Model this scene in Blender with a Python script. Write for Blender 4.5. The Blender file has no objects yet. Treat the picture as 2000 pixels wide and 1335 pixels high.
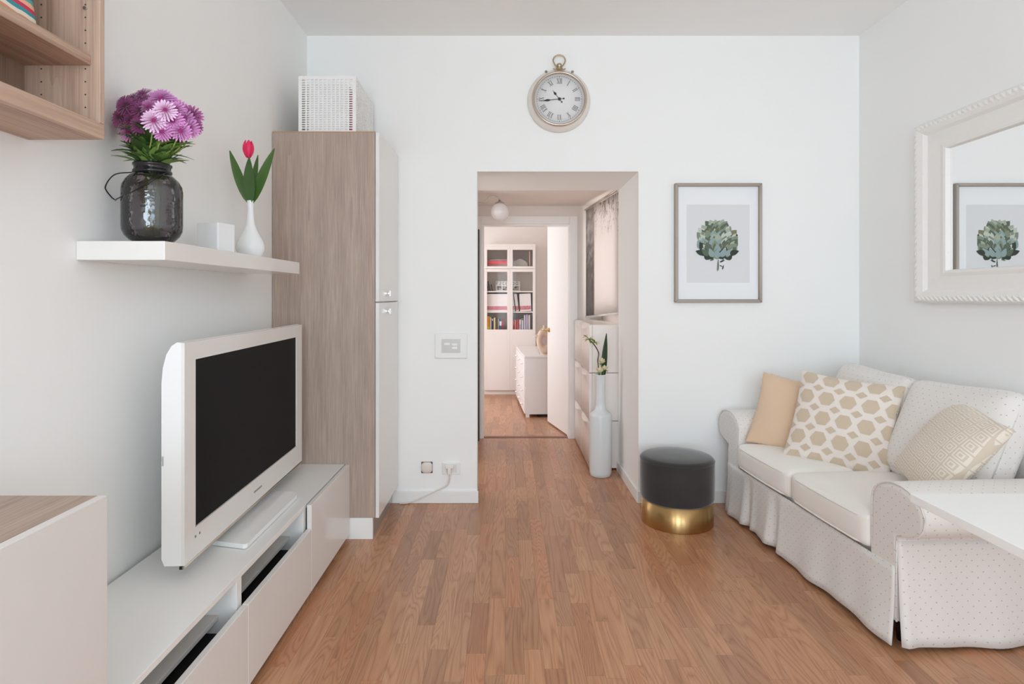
import bpy, bmesh, math, random
from mathutils import Vector, Matrix
random.seed(7)
PI = math.pi
S = bpy.context.scene
C = S.collection

# ------------------------------------------------------------------ camera, world, lights, exposure
cd = bpy.data.cameras.new('camera'); cam = bpy.data.objects.new('camera', cd); C.objects.link(cam)
cam.location = (0, 0, 1.25); cam.rotation_euler = (PI/2, 0, 0)
cd.sensor_width = 36; cd.lens = 20.88; cd.shift_x = 0.005; cd.shift_y = -0.04525
cd.clip_start = 0.02; cd.clip_end = 60
S.camera = cam
S.view_settings.view_transform = 'Standard'; S.view_settings.look = 'None'
S.view_settings.gamma = 1; S.view_settings.use_curve_mapping = False
S.view_settings.exposure = 0.045
w = bpy.data.worlds.new('world'); S.world = w; w.use_nodes = True
w.node_tree.nodes['Background'].inputs[0].default_value = (0.80, 0.88, 1.0, 1)
w.node_tree.nodes['Background'].inputs[1].default_value = 1.0
S.cycles.max_bounces = 10; S.cycles.diffuse_bounces = 7; S.cycles.glossy_bounces = 4
S.cycles.transparent_max_bounces = 16; S.cycles.sample_clamp_indirect = 6
LX_ = -1.207
def area(name, loc, rot, sx, sy, power, col=(1, 1, 1)):
    l = bpy.data.lights.new(name, 'AREA'); l.shape = 'RECTANGLE'; l.size = sx; l.size_y = sy
    l.energy = power; l.color = col
    o = bpy.data.objects.new(name, l); C.objects.link(o); o.location = loc; o.rotation_euler = rot
    return o
# daylight entering by the two tall windows of the rear wall (behind the photographer)
area('daylight_rear_window', (-0.30, -2.46, 1.42), (PI/2, 0, 0), 1.10, 2.10, 62, (0.745, 0.89, 1.0))
area('daylight_rear_window_2', (1.30, -2.46, 1.42), (PI/2, 0, 0), 1.10, 2.10, 34, (0.745, 0.89, 1.0))
# plus an unseen window added in the left wall to brighten the right side
area('fill_light_left', (LX_-0.05, -1.30, 1.45), (PI/2, 0, -PI/2), 1.10, 2.0, 34, (0.745, 0.89, 1.0))
# daylight entering the far room by the window in its left wall, and the hall by its small window
area('daylight_far_room', (-1.72, 6.35, 1.35), (PI/2, 0, -PI/2), 1.5, 1.6, 30, (0.93, 0.96, 1.0))
area('daylight_hall_window', (1.03, 4.70, 1.55), (PI/2, 0, PI/2), 0.74, 0.80, 4.5, (1.0, 0.97, 0.95))
area('fill_light_hall', (-1.19, 4.20, 1.40), (PI/2, 0, -PI/2), 0.9, 1.2, 6.5, (1.0, 0.96, 0.94))  # fill from an invented side room, added to brighten the hall

# ------------------------------------------------------------------ helpers
def srgb(r, g, b):
    f = lambda c: (c/255/12.92) if c/255 <= 0.04045 else ((c/255+0.055)/1.055)**2.4
    return (f(r), f(g), f(b), 1)
def mat(name, col, rough=0.5, metal=0.0, **kw):
    m = bpy.data.materials.new(name); m.use_nodes = True
    p = m.node_tree.nodes['Principled BSDF']
    p.inputs['Base Color'].default_value = col if len(col) == 4 else (*col, 1)
    p.inputs['Roughness'].default_value = rough; p.inputs['Metallic'].default_value = metal
    for k, v in kw.items(): p.inputs[k.replace('_', ' ')].default_value = v
    return m
class NT:
    def __init__(s, m): s.t = m.node_tree; s.p = s.t.nodes.get('Principled BSDF')
    def n(s, typ, **kw):
        nd = s.t.nodes.new(typ)
        for k, v in kw.items(): setattr(nd, k, v)
        return nd
    def l(s, a, b): s.t.links.new(a, b)
    def val(s, x, sock):
        if hasattr(x, 'is_output'): s.l(x, sock)
        else: sock.default_value = x
    def math(s, op, a, b=None, c=None):
        nd = s.n('ShaderNodeMath', operation=op); s.val(a, nd.inputs[0])
        if b is not None: s.val(b, nd.inputs[1])
        if c is not None: s.val(c, nd.inputs[2])
        return nd.outputs[0]
    def vec(s, op, a, b=None):
        nd = s.n('ShaderNodeVectorMath', operation=op); s.val(a, nd.inputs[0])
        if b is not None: s.val(b, nd.inputs[1])
        return nd.outputs[0]
    def ramp(s, f, stops):
        nd = s.n('ShaderNodeValToRGB'); s.l(f, nd.inputs[0]); e = nd.color_ramp.elements
        while len(e) < len(stops): e.new(0.5)
        for k, (p, c) in enumerate(stops): e[k].position = p; e[k].color = c
        return nd.outputs[0]
    def mix(s, f, a, b, mode='MIX'):
        nd = s.n('ShaderNodeMix', data_type='RGBA', blend_type=mode)
        s.val(f, nd.inputs[0]); s.val(a, nd.inputs[6]); s.val(b, nd.inputs[7]); return nd.outputs[2]
    def noise(s, v, scale, detail=3, rough=0.5):
        nd = s.n('ShaderNodeTexNoise'); s.l(v, nd.inputs['Vector']); nd.inputs['Scale'].default_value = scale
        nd.inputs['Detail'].default_value = detail; nd.inputs['Roughness'].default_value = rough
        return nd.outputs[0]
    def bump(s, h, strength, dist=0.01):
        nd = s.n('ShaderNodeBump'); s.l(h, nd.inputs['Height']); nd.inputs['Strength'].default_value = strength
        nd.inputs['Distance'].default_value = dist; s.l(nd.outputs[0], s.p.inputs['Normal'])
    def objc(s): return s.n('ShaderNodeTexCoord').outputs['Object']
    def pos(s): return s.n('ShaderNodeNewGeometry').outputs['Position']
    def sep(s, v):
        nd = s.n('ShaderNodeSeparateXYZ'); s.l(v, nd.inputs[0]); return nd.outputs
    def comb(s, x, y, z=0.0):
        nd = s.n('ShaderNodeCombineXYZ')
        for k, v in enumerate((x, y, z)): s.val(v, nd.inputs[k])
        return nd.outputs[0]

def new(): return bmesh.new()
def addmesh(bm, verts, faces, mi=0, smooth=False):
    vs = [bm.verts.new(v) for v in verts]
    for f in faces:
        try:
            fc = bm.faces.new([vs[i] for i in f]); fc.material_index = mi; fc.smooth = smooth
        except ValueError: pass
    return vs
def box(bm, x0, x1, y0, y1, z0, z1, bev=0.0, seg=2, mi=0):
    b = bmesh.new()
    bmesh.ops.create_cube(b, size=1)
    for v in b.verts: v.co = ((x0+x1)/2+v.co.x*(x1-x0), (y0+y1)/2+v.co.y*(y1-y0), (z0+z1)/2+v.co.z*(z1-z0))
    if bev > 0:
        bmesh.ops.bevel(b, geom=b.edges[:], offset=bev, segments=seg, profile=0.5, affect='EDGES')
    merge(bm, b, mi); return bm
def merge(bm, b, mi=0, M=None):
    if M is not None: b.transform(M)
    mp = {v: bm.verts.new(v.co) for v in b.verts}
    for f in b.faces:
        try:
            n = bm.faces.new([mp[v] for v in f.verts]); n.smooth = f.smooth; n.material_index = mi
        except ValueError: pass
    b.free()
def lathe(bm, prof, seg=32, c=(0, 0, 0), mi=0, smooth=True, cap0=True, cap1=True):
    rings = []
    for r, z in prof:
        rings.append([bm.verts.new((c[0]+r*math.cos(2*PI*k/seg), c[1]+r*math.sin(2*PI*k/seg), c[2]+z)) for k in range(seg)])
    for a, b in zip(rings, rings[1:]):
        for k in range(seg):
            f = bm.faces.new((a[k], a[(k+1) % seg], b[(k+1) % seg], b[k])); f.smooth = smooth; f.material_index = mi
    if cap0: f = bm.faces.new(rings[0][::-1]); f.material_index = mi
    if cap1: f = bm.faces.new(rings[-1]); f.material_index = mi
    return bm
def spline(pts, n=8):
    P = [Vector(p) for p in pts]; out = []
    Q = [P[0]*2-P[1]]+P+[P[-1]*2-P[-2]]
    for i in range(1, len(Q)-2):
        for k in range(n):
            t = k/n; a, b, c, d = Q[i-1], Q[i], Q[i+1], Q[i+2]
            out.append(0.5*((2*b)+(c-a)*t+(2*a-5*b+4*c-d)*t*t+(3*b-a-3*c+d)*t**3))
    out.append(P[-1]); return out
def tube(bm, pts, r, seg=8, mi=0, closed=False, taper=None):
    P = [Vector(p) for p in pts]; n = len(P); rings = []; up = Vector((0.13, 0.21, 1)).normalized()
    for i, p in enumerate(P):
        if closed: t = P[(i+1) % n]-P[(i-1) % n]
        else: t = P[min(i+1, n-1)]-P[max(i-1, 0)]
        if t.length < 1e-9: t = Vector((0, 0, 1))
        t.normalize(); a = t.cross(up)
        if a.length < 0.05: a = t.cross(Vector((1, 0, 0)))
        a.normalize(); b = t.cross(a)
        up = (b.cross(t) if False else up)
        rr = (r(i/(n-1)) if callable(r) else r)
        rings.append([bm.verts.new(p+a*rr*math.cos(2*PI*k/seg)+b*rr*math.sin(2*PI*k/seg)) for k in range(seg)])
    rg = list(zip(rings, rings[1:]))+([(rings[-1], rings[0])] if closed else [])
    for A, B in rg:
        for k in range(seg):
            f = bm.faces.new((A[k], A[(k+1) % seg], B[(k+1) % seg], B[k])); f.smooth = True; f.material_index = mi
    if not closed:
        for q in (rings[0][::-1], rings[-1]): bm.faces.new(q).material_index = mi
    return bm
def sphere(bm, c, r, sc=(1, 1, 1), u=16, v=10, mi=0):
    b = bmesh.new(); bmesh.ops.create_uvsphere(b, u_segments=u, v_segments=v, radius=r)
    for f in b.faces: f.smooth = True
    merge(bm, b, mi, Matrix.Translation(c) @ Matrix.Diagonal((*sc, 1)))
def prism(bm, poly, axis, a0, a1, mi=0, smooth=False):
    # poly = 2D outline; extruded along axis ('x': poly=(y,z); 'y': poly=(x,z); 'z': poly=(x,y))
    def p3(p, a): return {'x': (a, p[0], p[1]), 'y': (p[0], a, p[1]), 'z': (p[0], p[1], a)}[axis]
    A = [bm.verts.new(p3(p, a0)) for p in poly]; B = [bm.verts.new(p3(p, a1)) for p in poly]; n = len(poly)
    for k in range(n):
        f = bm.faces.new((A[k], A[(k+1) % n], B[(k+1) % n], B[k])); f.smooth = smooth; f.material_index = mi
    bm.faces.new(A[::-1]).material_index = mi; bm.faces.new(B).material_index = mi
def puffbox(bm, x0, x1, y0, y1, z0, z1, r, puff=(0, 0, 0), cuts=11, mi=0):
    b = bmesh.new(); bmesh.ops.create_cube(b, size=2)
    bmesh.ops.subdivide_edges(b, edges=b.edges[:], cuts=cuts, use_grid_fill=True)
    h = Vector(((x1-x0)/2, (y1-y0)/2, (z1-z0)/2)); c = Vector(((x0+x1)/2, (y0+y1)/2, (z0+z1)/2))
    for v in b.verts:
        u = [math.copysign(1-(1-abs(t))**1.7, t) for t in v.co]
        p = Vector((u[0]*h.x, u[1]*h.y, u[2]*h.z))
        q = Vector([max(-(h[i]-r), min(h[i]-r, p[i])) for i in range(3)])
        d = p-q
        if d.length > 1e-9: p = q+d.normalized()*r
        g = [(1-u[i]**4) for i in range(3)]
        p.x += math.copysign(puff[0]*g[1]*g[2], u[0])*abs(u[0])
        p.y += math.copysign(puff[1]*g[0]*g[2], u[1])*abs(u[1])
        p.z += math.copysign(puff[2]*g[0]*g[1], u[2])*abs(u[2])
        v.co = c+p
    for f in b.faces: f.smooth = True
    merge(bm, b, mi)
def obj(name, bm, m, parent=None, local=False, uv=False):
    """one mesh object; geometry given in world space unless local (then in the parent's space)"""
    me = bpy.data.meshes.new(name)
    bmesh.ops.recalc_face_normals(bm, faces=bm.faces[:])
    root = parent
    off = Vector((0, 0, 0))
    if parent is not None and not local:
        while root is not None: off += root.location; root = root.parent
        bm.transform(Matrix.Translation(-off))
    if uv:
        ul = bm.loops.layers.uv.new('UVMap'); bm.normal_update()
        for f in bm.faces:
            n = f.normal; a = max(range(3), key=lambda i: abs(n[i]))
            for l in f.loops:
                co = l.vert.co
                l[ul].uv = ((co.y, co.z), (co.x, co.z), (co.x, co.y))[a]
    bm.to_mesh(me); bm.free()
    for mm in (m if isinstance(m, (list, tuple)) else [m]): me.materials.append(mm)
    o = bpy.data.objects.new(name, me); C.objects.link(o)
    if parent is not None: o.parent = parent
    return o
def tag(o, label, cat, group=None):
    o['label'] = label; o['category'] = cat
    if group: o['group'] = group
    return o
def thing(name, label, cat, loc=(0, 0, 0), rotz=0, group=None):
    o = bpy.data.objects.new(name, None); C.objects.link(o); o.location = loc; o.rotation_euler = (0, 0, rotz)
    o.empty_display_size = 0.05
    return tag(o, label, cat, group)
def struct(name, bm, m, parent=None, **k):
    o = obj(name, bm, m, parent, **k)
    if parent is None: o['kind'] = 'structure'
    return o
def clone(ob, parent, name=None):
    c = ob.copy(); C.objects.link(c); c.parent = parent
    return c

# ------------------------------------------------------------------ materials
def paint(name, col, rough=0.75, bump=0.04):
    m = mat(name, col, rough); t = NT(m); v = t.pos()
    t.l(t.mix(t.noise(v, 1.3, 2), tuple(c*0.985 for c in col[:3])+(1,), col), t.p.inputs['Base Color'])
    if bump > 0.05: t.bump(t.noise(v, 160, 2), bump, 0.002)
    return m
M = {}
M['wall'] = paint('wall_paint', srgb(246, 246, 244))
M['ceil'] = paint('ceiling_paint', srgb(249, 248, 246))
M['hallwall'] = paint('hall_paint', srgb(238, 230, 224))
M['trim'] = paint('trim_paint', srgb(240, 239, 237), 0.4, 0.01)
M['gloss'] = mat('white_gloss_lacquer', srgb(232, 229, 225), 0.16)
M['satin'] = mat('white_satin', srgb(240, 239, 236), 0.35)
M['door'] = mat('white_door_lacquer', srgb(246, 243, 239), 0.3)
M['plastic'] = mat('white_plastic', srgb(240, 239, 237), 0.4)
M['black'] = mat('black_plastic', (0.008, 0.008, 0.009), 0.4)
M['dark'] = mat('dark_gap', (0.01, 0.009, 0.008), 0.7)
M['screen'] = mat('tv_screen', (0.0075, 0.0075, 0.008), 0.5, Specular_IOR_Level=0.08)
M['chrome'] = mat('chrome', (0.75, 0.74, 0.72), 0.15, 1)
M['steel'] = mat('brushed_steel', (0.55, 0.54, 0.52), 0.35, 1)
M['brass'] = mat('brass', (0.62, 0.45, 0.22), 0.28, 1)
M['champ'] = mat('champagne_metal', (0.60, 0.54, 0.46), 0.3, 1)
M['clockmetal'] = mat('aged_gold_metal', (0.50, 0.40, 0.27), 0.3, 1)
M['mirror'] = mat('mirror_glass', (0.93, 0.94, 0.94), 0.0, 1)
M['ceramic'] = mat('white_ceramic', srgb(240, 241, 240), 0.12)
M['paper'] = mat('paper', srgb(240, 240, 239), 0.8)
M['ink'] = mat('ink', (0.02, 0.02, 0.022), 0.7)
M['greyink'] = mat('grey_ink', (0.13, 0.13, 0.135), 0.7)
M['opal'] = mat('opal_glass', srgb(238, 234, 232), 0.12, Subsurface_Weight=0.0)

def woodmat(name, c0, c1, c2, axis='z', scale=1.0, rough=0.45, fig=4.0):
    """long-grain veneer; axis = grain direction"""
    m = mat(name, c1, rough); t = NT(m); s = t.sep(t.pos())
    a = {'x': (s[1], s[2], s[0]), 'y': (s[0], s[2], s[1]), 'z': (s[0], s[1], s[2])}[axis]
    v = t.comb(t.math('MULTIPLY', a[0], 1.0), t.math('MULTIPLY', a[1], 1.0), t.math('MULTIPLY', a[2], 0.06))
    n1 = t.noise(v, 9*scale, 2); n2 = t.noise(v, 70*scale, 4, 0.65)
    v3 = t.comb(a[0], a[1], t.math('MULTIPLY', a[2], 0.02)); n3 = t.noise(v3, 260*scale, 2)
    ring = t.math('FRACT', t.math('MULTIPLY', n1, fig))
    f = t.math('ADD', t.math('MULTIPLY', n2, 0.42), t.math('ADD', t.math('MULTIPLY', n3, 0.45), t.math('MULTIPLY', ring, 0.12)))
    t.l(t.ramp(f, [(0.32, c0), (0.52, c1), (0.75, c2)]), t.p.inputs['Base Color'])
    t.bump(n3, 0.05, 0.001); return m
M['veneer'] = woodmat('grey_walnut_veneer', srgb(156, 137, 124), srgb(175, 156, 143), srgb(196, 177, 164), 'z', 1.25, 0.5, 3.0)
M['veneer_y'] = woodmat('grey_walnut_top', srgb(142, 120, 106), srgb(174, 150, 134), srgb(198, 176, 160), 'y', 0.8, 0.45)
M['veneer_w'] = woodmat('warm_walnut_veneer', srgb(150, 120, 100), srgb(186, 156, 135), srgb(208, 180, 158), 'y', 0.7, 0.5)
M['veneer_wz'] = woodmat('warm_walnut_upright', srgb(168, 140, 122), srgb(196, 168, 148), srgb(212, 186, 166), 'z', 0.7, 0.5)

def floormat():
    m = mat('oak_strip_parquet', (0.3, 0.17, 0.1), 0.36, Coat_Weight=0.25, Coat_Roughness=0.22); t = NT(m)
    g = t.n('ShaderNodeNewGeometry'); oi = t.n('ShaderNodeObjectInfo')
    r = t.math('FRACT', t.math('ADD', oi.outputs['Random'], g.outputs['Random Per Island']))
    r2 = t.math('FRACT', t.math('MULTIPLY', r, 7.31)); r3 = t.math('FRACT', t.math('MULTIPLY', r, 13.7))
    s = t.sep(g.outputs['Position'])
    x = t.math('ADD', s[0], t.math('MULTIPLY', r, 37.0)); y = t.math('ADD', s[1], t.math('MULTIPLY', r2, 53.0))
    v = t.comb(x, t.math('MULTIPLY', y, 0.10), 0.0)
    n1 = t.noise(v, 11, 1.5, 0.4)                       # slow field whose contours make the cathedral figure
    ring = t.math('SINE', t.math('MULTIPLY', n1, t.math('ADD', 30.0, t.math('MULTIPLY', r3, 75.0))))
    ring = t.math('POWER', t.math('ABSOLUTE', ring), 0.7)
    v2 = t.comb(x, t.math('MULTIPLY', y, 0.035), 0.0)
    n2 = t.noise(v2, 190, 3, 0.6); n3 = t.noise(v, 5, 2)
    f = t.math('ADD', t.math('MULTIPLY', ring, 0.30), t.math('ADD', t.math('MULTIPLY', n2, 0.55), t.math('MULTIPLY', n3, 0.15)))
    base = t.ramp(f, [(0.24, srgb(158, 113, 82)), (0.5, srgb(188, 142, 109)), (0.80, srgb(208, 166, 134))])
    tone = t.ramp(r, [(0.0, srgb(220, 210, 202)), (0.25, srgb(236, 228, 220)), (0.5, srgb(244, 236, 228)), (0.72, srgb(250, 242, 234)), (1.0, srgb(255, 250, 244))])
    warm = t.ramp(r3, [(0.0, srgb(255, 246, 238)), (0.6, srgb(255, 252, 248)), (1.0, srgb(255, 236, 224))])
    t.l(t.mix(1.0, t.mix(1.0, base, tone, 'MULTIPLY'), warm, 'MULTIPLY'), t.p.inputs['Base Color'])
    t.l(t.math('ADD', 0.30, t.math('MULTIPLY', n2, 0.14)), t.p.inputs['Roughness'])
    t.bump(n2, 0.06, 0.001); return m
M['floor'] = floormat()

# ------------------------------------------------------------------ the room shell
LX, RX, BY, RY, H = -1.207, 2.13, 3.59, -2.40, 2.82       # left, right, back, rear planes, ceiling height
DX0, DX1, DH = -0.180, 0.796, 2.0                          # opening to the hall
FY = 5.20                                                  # far wall of the hall
b = new(); box(b, LX-0.6, RX+0.2, RY-0.1, 8.2, -0.05, -0.009)
floor = struct('floor', b, M['dark'])
# parquet strips: the 300 that show largest are parts of their own, the rest one joined part
unit = bpy.data.meshes.new('plank')
b = new(); bmesh.ops.create_cube(b, size=1); b.to_mesh(unit); b.free(); unit.materials.append(M['floor'])
SW = 0.0665; rects = []; prev = None
x = LX+0.003
while x < RX+0.02:
    y = RY + random.random()*0.5 - 0.5
    while y < 8.0:
        L = random.choice((0.26, 0.34, 0.42, 0.46, 0.5, 0.52, 0.58))
        y0, y1 = max(y, RY), min(y+L, 8.0)
        cut = FY+0.05
        if y1-y0 > 0.02:
            if y0 < cut < y1: rects += [(x, y0, cut), (x, cut+0.004, y1)]
            else: rects.append((x, y0, y1))
        y += L
    x += SW
def shows(r):
    x0, y0, y1 = r; a, bb = max(y0, 1.9), y1
    if bb-a < 0.02: return 0
    xc = x0+SW/2
    if a < BY and not (-0.80-SW/2 < xc < 1.36): return 0
    if a >= BY-0.02 and not (DX0-0.04 < xc < 0.57 if a > 4.2 else DX0-0.03 < xc < DX1): return 0
    if 3.10 < (a+bb)/2 < 3.5 and 0.76 < xc < 1.13: return 0
    k = lambda d: 1160/d
    return SW*0.5*(k(a)+k(bb))*(1.25*k(a)-1.25*k(bb))
rects.sort(key=shows, reverse=True)
for (x0, y0, y1) in rects[:298]:
    o = bpy.data.objects.new('plank', unit); C.objects.link(o); o.parent = floor
    o.location = (x0+SW/2, (y0+y1)/2, -0.005); o.scale = (SW-0.0005, y1-y0-0.0005, 0.010)
b = new()
for (x0, y0, y1) in rects[298:]: box(b, x0+0.0002, x0+SW-0.0002, y0+0.0002, y1-0.0002, -0.009, 0.0)
o = obj('plank_field', b, M['floor'], floor); o['kind'] = 'stuff'

b = new(); box(b, LX-0.1, RX+0.1, RY-0.1, BY+0.65, H, H+0.1); struct('ceiling', b, M['ceil'])
b = new(); box(b, LX-0.1, LX, RY-0.1, -1.90, 0, H); box(b, LX-0.1, LX, -0.70, BY+0.1, 0, H); box(b, LX-0.1, LX, -1.90, -0.70, 0, 0.40); box(b, LX-0.1, LX, -1.90, -0.70, 2.5, H)
struct('wall_left', b, M['wall'])
b = new()
for q in ((-1.90, -1.85, 0.40, 2.5), (-0.75, -0.70, 0.40, 2.5), (-1.34, -1.26, 0.45, 2.45), (-1.85, -0.75, 0.40, 0.45), (-1.85, -0.75, 2.45, 2.5)): box(b, LX-0.04, LX+0.01, *q, 0.003)
struct('window_4', b, M['trim'])  # frame of the added left window, out of view
b = new(); box(b, RX, RX+0.1, RY-0.1, BY+0.65, 0, H); struct('wall_right', b, M['wall'])
b = new(); box(b, LX, DX0, BY, BY+0.10, 0, H); box(b, DX1, RX, BY, BY+0.65, 0, H); box(b, DX0, DX1, BY, BY+0.65, DH, H)
box(b, LX, DX0, BY+0.1, BY+0.65, DH, H)
struct('wall_back', b, M['wall'])
# rear wall with two tall windows
WN = [(-0.90, 0.30), (0.70, 1.90)]; z0w, z1w = 0.32, 2.52
b = new()
xs = [LX, WN[0][0], WN[0][1], WN[1][0], WN[1][1], RX]
for k in (0, 2, 4): box(b, xs[k], xs[k+1], RY-0.1, RY, 0, H)
for a, c in WN: box(b, a, c, RY-0.1, RY, 0, z0w); box(b, a, c, RY-0.1, RY, z1w, H)
struct('wall_rear', b, M['wall'])
for k, (a, c) in enumerate(WN):
    b = new()
    box(b, a, a+0.05, RY-0.05, RY+0.01, z0w, z1w, 0.003); box(b, c-0.05, c, RY-0.05, RY+0.01, z0w, z1w, 0.003)
    box(b, a+0.05, c-0.05, RY-0.05, RY+0.01, z0w, z0w+0.05, 0.003); box(b, a+0.05, c-0.05, RY-0.05, RY+0.01, z1w-0.05, z1w, 0.003)
    box(b, (a+c)/2-0.04, (a+c)/2+0.04, RY-0.05, RY+0.01, z0w+0.05, z1w-0.05, 0.003)
    struct('window_%d' % (k+1), b, M['trim'])
# baseboards
def skirting(name, pts):
    b = new()
    for (x0, x1, y0, y1) in pts: box(b, x0, x1, y0, y1, 0, 0.072, 0.003)
    return struct(name, b, M['trim'])
skirting('baseboard_back', [(LX, DX0+0.008, BY-0.014, BY)])
skirting('baseboard_back_right', [(DX1-0.008, RX, BY-0.014, BY)])
skirting('baseboard_left', [(LX, LX+0.014, RY, BY-0.014)])
skirting('baseboard_right', [(RX-0.014, RX, RY, BY-0.014)])
skirting('baseboard_passage', [(DX1-0.012, DX1, BY, BY+0.66)])
# hall behind the opening
HLX, HRX, HC = -0.275, 0.83, 2.035
b = new(); box(b, HLX-0.08, HLX, 4.45, FY, 0, HC); box(b, HLX-0.08, HLX, BY+0.1, 3.76, 0, HC); box(b, HLX-0.08, HLX, 3.76, 4.45, 1.95, HC); struct('wall_hall_left', b, M['hallwall'])  # opening added to let the side-room fill into the hall
b = new(); box(b, LX-0.1, LX, BY+0.1, 3.72, 0, HC); box(b, LX-0.1, LX, 4.68, FY, 0, HC); box(b, LX-0.1, LX, 3.72, 4.68, 0, 0.75); box(b, LX-0.1, LX, 3.72, 4.68, 2.02, HC); struct('wall_added_side_room', b, M['hallwall'])  # unseen side room, invented to house the hall fill light
b = new(); box(b, LX-0.1, HLX-0.08, BY+0.65, FY+0.1, HC, HC+0.08); struct('ceiling_added_side_room', b, M['hallwall'])  # lid of the same added room
b = new(); box(b, HLX-0.08, HRX+0.1, BY+0.65, FY+0.1, HC, HC+0.08); struct('ceiling_hall', b, M['hallwall'])
wy0, wy1, wz0, wz1 = 4.33, 5.06, 1.16, 1.95
b = new(); y0 = BY+0.65
box(b, HRX, HRX+0.1, y0, wy0, 0, HC); box(b, HRX, HRX+0.1, wy1, FY, 0, HC)
box(b, HRX, HRX+0.1, wy0, wy1, 0, wz0); box(b, HRX, HRX+0.1, wy0, wy1, wz1, HC)
struct('wall_hall_right', b, M['hallwall'])
b = new()
for q in ((wy0, wy0+0.04, wz0, wz1), (wy1-0.04, wy1, wz0, wz1), (wy0+0.04, wy1-0.04, wz0, wz0+0.04), (wy0+0.04, wy1-0.04, wz1-0.04, wz1)):
    box(b, HRX+0.03, HRX+0.08, *q, 0.003)
struct('window_3', b, M['trim'])
# far wall of the hall with its doorway
OX0, OX1, OH = -0.222, 0.548, 1.875
b = new(); box(b, HLX-0.08, OX0, FY, FY+0.1, 0, HC); box(b, OX1, HRX+0.1, FY, FY+0.1, 0, HC); box(b, OX0, OX1, FY, FY+0.1, OH, HC)
struct('wall_hall_end', b, M['hallwall'])
b = new(); cw = 0.07
for (a, c, e, f) in ((OX0-0.035, OX0, 0, OH+cw), (OX1, OX1+cw, 0, OH+cw), (OX0, OX1, OH, OH+cw)):
    box(b, a, c, FY-0.016, FY, e, f, 0.003)
box(b, OX0, OX0+0.02, FY, FY+0.1, 0, OH); box(b, OX1-0.012, OX1, FY, FY+0.1, 0, OH); box(b, OX0+0.02, OX1-0.012, FY, FY+0.1, OH-0.012, OH)
struct('trim_1', b, M['door'])
b = new(); box(b, OX0+0.02, OX1-0.012, FY+0.02, FY+0.075, -0.002, 0.004, 0.0015); struct('trim_2', b, woodmat('threshold_wood', srgb(110, 72, 60), srgb(126, 84, 70), srgb(138, 94, 78), 'x'))
# room beyond the hall
FX0, FX1, FE, FH = -1.6, 1.3, 7.84, 2.6
b = new(); box(b, FX0-0.1, FX1+0.1, FE, FE+0.1, 0, FH); struct('wall_far_room_back', b, M['hallwall'])
b = new(); box(b, FX1, FX1+0.1, FY+0.1, FE, 0, FH); struct('wall_far_room_right', b, M['hallwall'])
b = new()
box(b, FX0-0.1, FX0, FY+0.1, 5.55, 0, FH); box(b, FX0-0.1, FX0, 7.15, FE, 0, FH); box(b, FX0-0.1, FX0, 5.55, 7.15, 0, 0.5); box(b, FX0-0.1, FX0, 5.55, 7.15, 2.2, FH)
struct('wall_far_room_left', b, M['hallwall'])
b = new(); box(b, FX0, FX1, FY+0.1, FE, FH, FH+0.1); struct('ceiling_far_room', b, M['ceil'])
b = new(); box(b, FX0, HLX-0.08, FY, FY+0.1, 0, FH); box(b, HRX+0.1, FX1, FY, FY+0.1, 0, FH); box(b, HLX-0.08, HRX+0.1, FY, FY+0.1, HC, FH)
struct('wall_far_room_front', b, M['hallwall'])
b = new(); box(b, FX0, LX, FY+0.1, FE, -0.009, -0.0005); o = obj('plank_field_far', b, M['floor'], floor); o['kind'] = 'stuff'
# open door leaf, hinged on the right of the far doorway
dv = Vector((0.40, 5.86, 0))-Vector((0.536, 5.275, 0)); dl = dv.length; da = math.atan2(dv.y, dv.x)
dr = thing('door_1', 'white door standing open at the end of the hall', 'door', (0.536, 5.275, 0), da); dr['kind'] = 'structure'
del dr['category']
b = new(); box(b, 0, dl, -0.04, 0, 0.012, 1.99, 0.003); obj('door_leaf', b, M['door'], dr, local=True)
b = new(); lathe(b, [(0.0, 0), (0.022, 0), (0.022, 0.008), (0.009, 0.010), (0.009, 0.035), (0.0, 0.035)], 16, cap0=False, cap1=False)
b.transform(Matrix.Translation((dl-0.06, 0.0, 0.915)) @ Matrix.Rotation(-PI/2, 4, 'X'))
tube(b, spline([(dl-0.06, 0.030, 0.915), (dl-0.058, 0.052, 0.916), (dl-0.03, 0.060, 0.917), (dl+0.05, 0.062, 0.914)], 5), 0.008, 8)
obj('door_handle', b, M['brass'], dr, local=True)

# ------------------------------------------------------------------ tall cabinet and basket
TX = -0.678
t = thing('tall_cabinet', 'tall cabinet with grey walnut side and white doors in the corner', 'cabinet', (-0.94, 3.32, 0))
b = new(); box(b, LX+0.002, TX, 3.05, 3.068, 0.11, 2.088, 0.0015); obj('side_panel', b, M['veneer'], t)
b = new(); box(b, LX+0.002, TX-0.002, 3.068, BY-0.002, 0.112, 2.07); obj('carcass', b, M['satin'], t)
b = new(); box(b, LX+0.002, TX, 3.052, BY-0.002, 2.0885, 2.094, 0.001); obj('top_panel', b, mat('oak_edge', srgb(190, 150, 115), 0.5), t)
for (z0, z1, kz) in ((1.219, 2.088, 1.262), (0.108, 1.213, 1.165)):
    b = new(); box(b, TX+0.002, TX+0.021, 3.052, BY-0.006, z0, z1, 0.002); d = obj('door', b, M['gloss'], t)
    b = new(); box(b, TX+0.021, TX+0.036, 3.268, 3.282, kz-0.007, kz+0.007, 0.002); box(b, TX+0.032, TX+0.040, 3.258, 3.292, kz-0.017, kz+0.017, 0.002)
    k = obj('knob', b, M['chrome'], d)
b = new(); box(b, LX+0.002, TX-0.012, 3.052, 3.068, 0, 0.109); obj('plinth', b, M['satin'], t)
b = new(); box(b, TX-0.028, TX-0.0115, 3.0685, BY-0.016, 0, 0.109); obj('plinth_return', b, M['steel'], t)

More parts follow.
